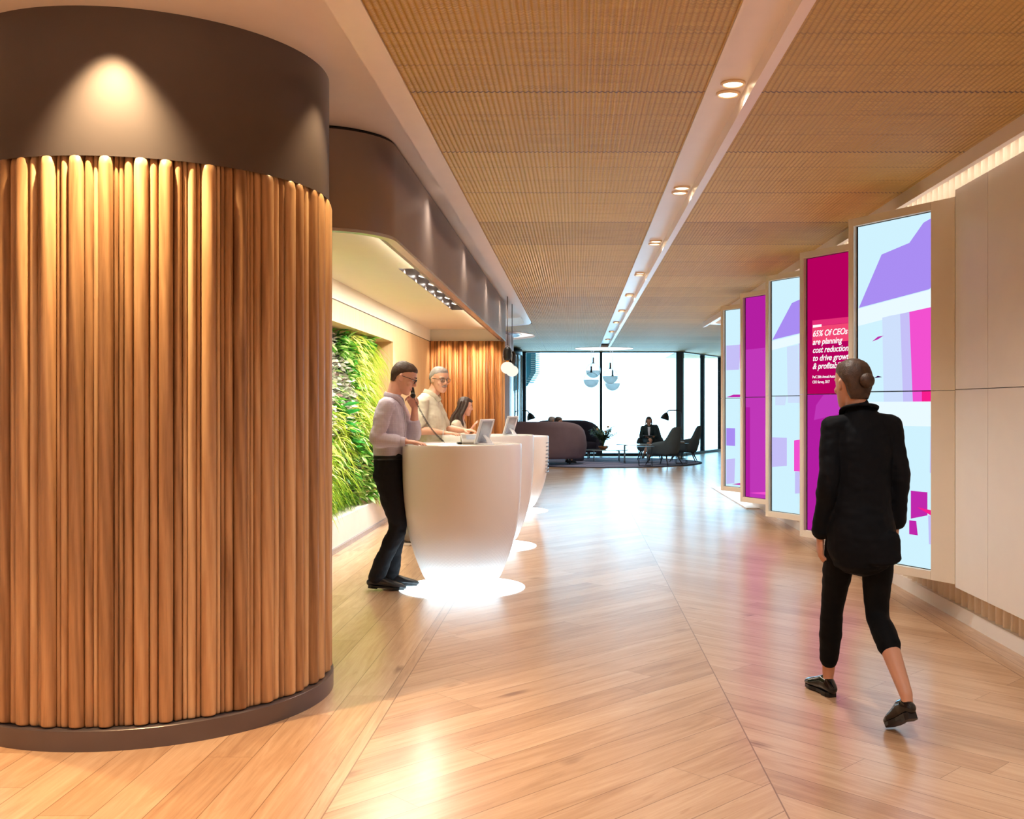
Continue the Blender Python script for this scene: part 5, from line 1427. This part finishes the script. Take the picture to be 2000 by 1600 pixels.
# ---------------------------------------------------------------- walking person, seen from behind
def walker():
    t = thing('person', 'person in a black jacket and cropped black trousers walking away past the tall screens', 'person', (1.338, 4.80, 0), math.radians(4))
    R_ = rot(math.radians(12), math.radians(4), 0.03); hc = V(-.030, .035, 1.545)
    J = dict(spine=[((0, 0, .78), (.12, .09)), ((0, 0, .88), (.138, .100)), ((0, 0, 1.00), (.118, .085)), ((0, .0, 1.13), (.12, .085)), ((0, .0, 1.25), (.128, .082)), ((0, .0, 1.33), (.11, .066)), ((-.01, .012, 1.41), (.06, .055))],
             head=(hc, R_), sh=[V(-.140, .0, 1.342), V(.142, .0, 1.350)], el=[V(-.172, -.05, 1.10), V(.180, -.02, 1.12)], wr=[V(-.172, .07, .83), V(.185, .05, .88)],
             hip=[V(-.08, .01, .86), V(.08, -.01, .86)], kn=[V(-.075, .19, .47), V(.085, .02, .475)], an=[V(-.050, .33, .105), V(.085, -.33, .185)],
             foot=[(V(-.042, .285, .012), V(-.095, .52, .01)), (V(.090, -.385, .115), V(.060, -.20, .004))], limb=.88, legk=.80)
    hands = [((J['wr'][0], (.03, .18, -1), (-1, 0, 0), 1), dict(curls=(.35, .4, .45, .5), sc=.95)),
             ((J['wr'][1], (0, .25, -1), (1, 0, 0), -1), dict(curls=(.35, .4, .45, .5), sc=.95))]
    body_mesh(t, J, SKIN['c'], .0055, hands, head_sc=.93)
    face_details(t, hc, R_, .93, M['hair_brown'])
    short_hair(t, hc, R_, .95, M['hair_brown'], fringe=.080, low=-.075)
    bm = bmesh.new(); ball(bm, hc + R_ @ V(.012, -.108, .012), (.036, .030, .036), 20, 12); o = link('hair_bun', bm, M['hair_brown'], t)
    jm = cloth('black_jacket', srgb(9, 11, 17), 0.75)
    bm = bmesh.new()
    sp = [((0, -.005, .775), (.158, .128)), ((0, -.005, .88), (.156, .126)), ((0, 0, 1.00), (.140, .112)), ((0, .0, 1.13), (.142, .110)), ((0, .0, 1.25), (.150, .108)), ((0, .0, 1.335), (.134, .088)), ((-.005, .004, 1.395), (.095, .074)), ((-.01, .008, 1.43), (.062, .062))]
    torso(bm, sp)
    for i, s in enumerate((-1, 1)):
        P, q = upto(arm_pts(J['sh'][i], J['el'][i], J['wr'][i]), ARM_R, .95); tube(bm, P, [(max(a*.88, .036)+.010, max(b_*.88, .036)+.010) for a, b_ in q], seg=18)
        tube(bm, [V(s*.06, 0, 1.362), J['sh'][i]+V(0, 0, .005)], [.056, .052], hint=(0, 1, 0))
    # back vent flap hanging lower on the right
    tube(bm, [V(.06, -.105, .84), V(.075, -.115, .735)], [(.085, .028), (.080, .022)], hint=(1, 0, 0))
    o = fused('jacket', bm, jm, t, .006, 3); wrinkle(o, .007, (7, 7, 9), 6.0)
    bm = bmesh.new(); pts = [V(.060, .060, 1.400), V(.068, .0, 1.440), V(.035, -.060, 1.452), V(-.01, -.070, 1.455), V(-.052, -.058, 1.452), V(-.082, .0, 1.438), V(-.07, .06, 1.40)]
    tube(bm, smoothpath(pts, 5), (.007, .020), hint=(0, -1, .2), seg=10); fused('collar', bm, jm, t, .005, 1)
    bm = bmesh.new(); torso(bm, J['spine'], .008, .76, .95)
    for i in (0, 1):
        fr_ = (.93, .80)[i]
        P, q = upto(leg_pts(J['hip'][i], J['kn'][i], J['an'][i]), LEG_R, fr_); tube(bm, P, [(a*.80+.010, b_*.80+.010) for a, b_ in q], seg=18)
    o = fused('trousers', bm, cloth('black_cropped_trousers', srgb(7, 7, 10), 0.8), t, .006, 3); wrinkle(o, .004, (8, 8, 18), 2.0)
    M['patent'] = plain('black_patent_leather', srgb(12, 12, 15), 0.12)
    for i in (0, 1):
        hl, to = J['foot'][i]; bm = bmesh.new(); shoe(bm, hl, to, sc=.95); o = fused('loafer', bm, M['patent'], t, .005, 2)
        bm = bmesh.new(); shoe_sole(bm, hl, to, .92, .03); link('sole', bm, M['black'], o)
walker()

# ---------------------------------------------------------------- seated people in the lounge
def seated(loc, rz, label, suit, skin, hairmat, sc=.9, zs=.44, crossed=False, long_hair=False, pitch=8, yaw=0, skirt=False, folder=False, shirt=None, leg_turn=0.0):
    t = thing('person', label, 'person', loc, rz)
    k = sc; R_ = rot(math.radians(yaw), math.radians(pitch)); hz = zs+.74*k; hc = V(0, .03, hz-.12*k+.02)
    S = lambda x, y, z: V(x*k, y*k, zs+z*k)
    J = dict(spine=[((0, -.05*k, zs+.02), (.16*k, .12*k)), (tuple(S(0, -.05, .10)), (.17*k, .12*k)), (tuple(S(0, -.03, .22)), (.135*k, .10*k)), (tuple(S(0, 0, .36)), (.155*k, .105*k)), (tuple(S(0, .01, .46)), (.15*k, .09*k)), (tuple(S(0, .02, .53)), (.065*k, .058*k))],
             head=(hc, R_), sh=[S(-.175, .0, .455), S(.175, .0, .455)], el=[S(-.23, .06, .20), S(.23, .06, .20)], wr=[S(-.12, .27, .20), S(.10, .27, .20)],
             hip=[S(-.08, .0, .06), S(.08, .0, .06)], limb=k)
    if crossed:
        J['kn'] = [S(-.03, .44, .14), S(.03, .46, .06)]; J['an'] = [V(.16*k, .52*k, .20), V(.03, .40*k, .09)]
        J['foot'] = [(V(.17*k, .50*k, .14), V(.22*k, .66*k, .06)), (V(.03, .37*k, .012), V(.03, .58*k, .008))]
    else:
        J['kn'] = [S(-.10, .46, .06), S(.10, .46, .06)]; J['an'] = [V(-.10*k, .50*k, .09), V(.10*k, .44*k, .09)]
        J['foot'] = [(V(-.10*k, .46*k, .012), V(-.11*k, .70*k, .008)), (V(.10*k, .40*k, .012), V(.11*k, .64*k, .008))]
    hands = [((J['wr'][0], (.5, .8, 0), (0, 0, 1), 1), dict(sc=.9)), ((J['wr'][1], (-.5, .8, 0), (0, 0, 1), -1), dict(sc=.9))]
    body_mesh(t, J, skin, .008, hands, head_sc=.95*k/.9)
    if long_hair:
        bm = bmesh.new()
        def T(v): return hc + R_ @ (Vector(v)*.95)
        N = 24; rows = [(-.06, .074, -.02, -.095), (-.02, .080, -.018, -.104), (.03, .084, .02, -.112), (.066, .082, .082, -.112), (.095, .074, .09, -.1), (.12, .05, .058, -.066), (.134, .022, .026, -.036)]
        ring_stack(bm, [[T((w_*math.cos(a), (f+b_)/2+(f-b_)/2*math.sin(a), z)) for a in [2*PI*j/N for j in range(N)]] for z, w_, f, b_ in rows], True, True)
        for s in (-1, 1): tube(bm, [T((s*.075, .01, .05)), T((s*.082, .0, -.05)), T((s*.075, .0, -.12))], [(.016, .03)]*3, seg=10)
        fused('hair', bm, hairmat, t, .007, 2)
    else: short_hair(t, hc, R_, .96*k/.9, hairmat, voxel=.006)
    bm = bmesh.new(); torso(bm, J['spine'], .016, zs+.06, zs+.50*k)
    for i, s in enumerate((-1, 1)):
        P, q = upto(arm_pts(J['sh'][i], J['el'][i], J['wr'][i]), ARM_R, .92); tube(bm, P, [(max(a*k, .034)+.013, max(b_*k, .034)+.013) for a, b_ in q], seg=16)
        tube(bm, [S(s*.05, .01, .475), J['sh'][i]], [.055*k, .058*k], hint=(0, 1, 0))
    fused('jacket', bm, suit, t, .008, 3)
    if shirt is not None:
        bm = bmesh.new(); tube(bm, [S(0, .105, .47), S(0, .122, .36), S(0, .118, .22)], [(.045*k, .010), (.035*k, .010), (.02*k, .008)], hint=(1, 0, 0), seg=12); link('shirt_front', bm, shirt, t)
    bm = bmesh.new(); torso(bm, J['spine'], .012, zs, zs+.12)
    for i in (0, 1):
        P, q = upto(leg_pts(J['hip'][i], J['kn'][i], J['an'][i]), LEG_R, .52 if skirt else .95); tube(bm, P, [(a*k+.014, b_*k+.014) for a, b_ in q], seg=16)
    fused('skirt' if skirt else 'trousers', bm, suit, t, .009, 3)
    for i in (0, 1):
        hl, to = J['foot'][i]; bm = bmesh.new(); shoe(bm, hl, to, sc=.9, ankle=None); fused('shoe', bm, M['boot'], t, .007, 2)
    return t
suit_g = cloth('dark_green_suit', srgb(44, 56, 58)); suit_n = cloth('dark_navy_suit', srgb(34, 38, 50))
wshirt = plain('white_shirt', srgb(216, 214, 224), 0.7)
seated((1.93, 26.98, .012), PI, 'person in a dark suit and pale shirt sitting in an armchair holding a folder', suit_g, SKIN['c'], M['hair_dark'], .90, .44, True, True, pitch=14, skirt=True, shirt=wshirt)
seated((-.44, 25.15, .012), math.radians(-40), 'dark-haired person in a dark suit seated nearer in the mauve-brown sofa', suit_n, SKIN['c'], M['hair_brown'], .92, .44, yaw=-30, shirt=wshirt)
seated((-.62, 25.72, .012), math.radians(-75), 'person seated farther back in the mauve-brown sofa, mostly hidden by the nearer one', suit_g, SKIN['c'], M['hair_grey'], .92, .44, yaw=10)
M['folder'] = plain('dark_folder', srgb(60, 62, 70), 0.5)
bm = bmesh.new(); box(bm, 1.77, 2.02, 26.58, 26.76, .655, .668); o = link('folder', bm, M['folder'], None, bevel=.002); tag(o, 'thin dark folder held on the lap of the person in the armchair', 'folder')
# ================================================================ LAMPS OF THE PLACE, PLUS ADDED FILL
WARM = (1.0, 0.94, 0.84); NEUT = (1.0, 0.94, 0.86)
for i, yy in enumerate(ys):
    spot('trough_spot', (0.79, yy, 3.03), 110, 130, 0.8, WARM, 0.06)
for yy in (-4.0, -1.7, 0.6, 2.9):  # unseen lamps added along the rest of the trough for general fill
    spot('trough_spot', (0.79, yy, 3.03), 135, 140, 0.8, (1.0, 0.96, 0.90), 0.06)
# raised-ceiling downlights washing the timber drum and the bulkhead
for a, pw in ((-152, 220), (-80, 380), (-8, 70)):
    r = DR+0.17; x_, y_ = DC[0]+r*math.cos(math.radians(a)), DC[1]+r*math.sin(math.radians(a))
    spot('drum_spot', (x_, y_, ZR-0.02), pw, 84, 0.75, (1.0, 0.70, 0.36), 0.02)
for yy in (8.0, 10.6, 13.2, 15.6):
    spot('bulkhead_spot', (-1.04, yy, ZR-0.04), 55, 140, 1.0, (1.0, 0.88, 0.74), 0.12)
for (x_, y_) in ((-1.6, -2.5), (-3.2, -2.5), (-1.6, 0.4), (-3.2, 0.8), (-2.7, 2.3)):  # unseen fill lamps added to light the reception side and drum front
    spot('raised_fill', (x_, y_, ZR-0.02), 150, 140, 0.9, (1.0, 0.90, 0.80), 0.30)
# alcove: added fill lamp just under the ceiling + plant spots
area('alcove_fill', (-1.72, 11.0, 2.66), 0.22, 7.0, 110, (1.0, 0.92, 0.78))
for i in range(6):
    yy = 9.5+i*0.68
    spot('plant_spot', (-1.53, yy, zc+0.04), 150, 80, 0.6, (1.0, 0.95, 0.84), 0.03, target=(-2.6, yy-0.1, 1.2))
for yy in (7.0, 8.2):
    spot('plant_spot', (-1.55, yy, zc-0.01), 120, 90, 0.6, (1.0, 0.95, 0.84), 0.03, target=(-2.6, yy, 1.2))
for x_ in (-2.1, -1.75, -1.4):
    spot('slat_spot', (x_, 16.25, 2.66), 26, 80, 0.7, (1.0, 0.80, 0.55), 0.03, target=(x_, 16.6, 1.0))
# strip above the screens, washing the ribbed wall
area('screen_cove', (2.52, 6.9, 3.04), 0.06, 15.5, 16, (1.0, 0.90, 0.76))
# undershelf strip washing the ribs at the bottom
# lounge
area('ring_lamp', (0.78, 27.9, 3.12), 1.2, 1.2, 30, (0.95, 0.98, 1.0))
area('ring_lamp', (3.6, 17.0, 3.03), 1.6, 1.6, 120, (0.95, 0.98, 1.0))
spot('column_ring', (-0.98, 22.7, 3.08), 20, 150, 1, NEUT, 0.1)

# ================================================================ CAMERA
cam = bpy.data.cameras.new('camera'); co = bpy.data.objects.new('camera', cam); COL.objects.link(co)
co.location = (0, 0, 1.45); co.rotation_euler = (PI/2, 0, 0)
cam.sensor_fit = 'HORIZONTAL'; cam.sensor_width = 36; cam.lens = 36
cam.shift_x = -0.062; cam.shift_y = -0.004; cam.clip_end = 200
scene.camera = co
vs_ = scene.view_settings
vs_.view_transform = 'Standard'; vs_.look = 'None'; vs_.gamma = 1.0; vs_.use_curve_mapping = False
vs_.exposure = 0.22
scene.cycles.use_denoising = True
scene.cycles.max_bounces = 7; scene.cycles.diffuse_bounces = 4; scene.cycles.glossy_bounces = 3
scene.cycles.use_adaptive_sampling = True; scene.cycles.adaptive_threshold = 0.04
scene.cycles.transparent_max_bounces = 12
scene.cycles.sample_clamp_indirect = 6.0
scene.cycles.caustics_reflective = False; scene.cycles.caustics_refractive = False

# portals guide daylight sampling through the two windows
for loc, rz_, sx, sy in (((-1.45, YW+0.15, 1.55), 0, 8.9, 3.1), ((3.05+1.2, YW+2.3, 1.55), ang, 5.2, 3.1)):
    l = bpy.data.lights.new('daylight_portal', 'AREA'); l.shape = 'RECTANGLE'; l.size = sx; l.size_y = sy; l.cycles.is_portal = True
    o = bpy.data.objects.new('daylight_portal', l); COL.objects.link(o); o.location = loc; o.rotation_euler = (-PI/2, 0, rz_)

area('alcove_ceiling_fill', (-1.32, 11.3, 2.55), 0.08, 9.5, 26, (1.0, 0.93, 0.80), rot=(PI, 0.35, 0))  # added hidden strip that brightens the alcove ceiling from below
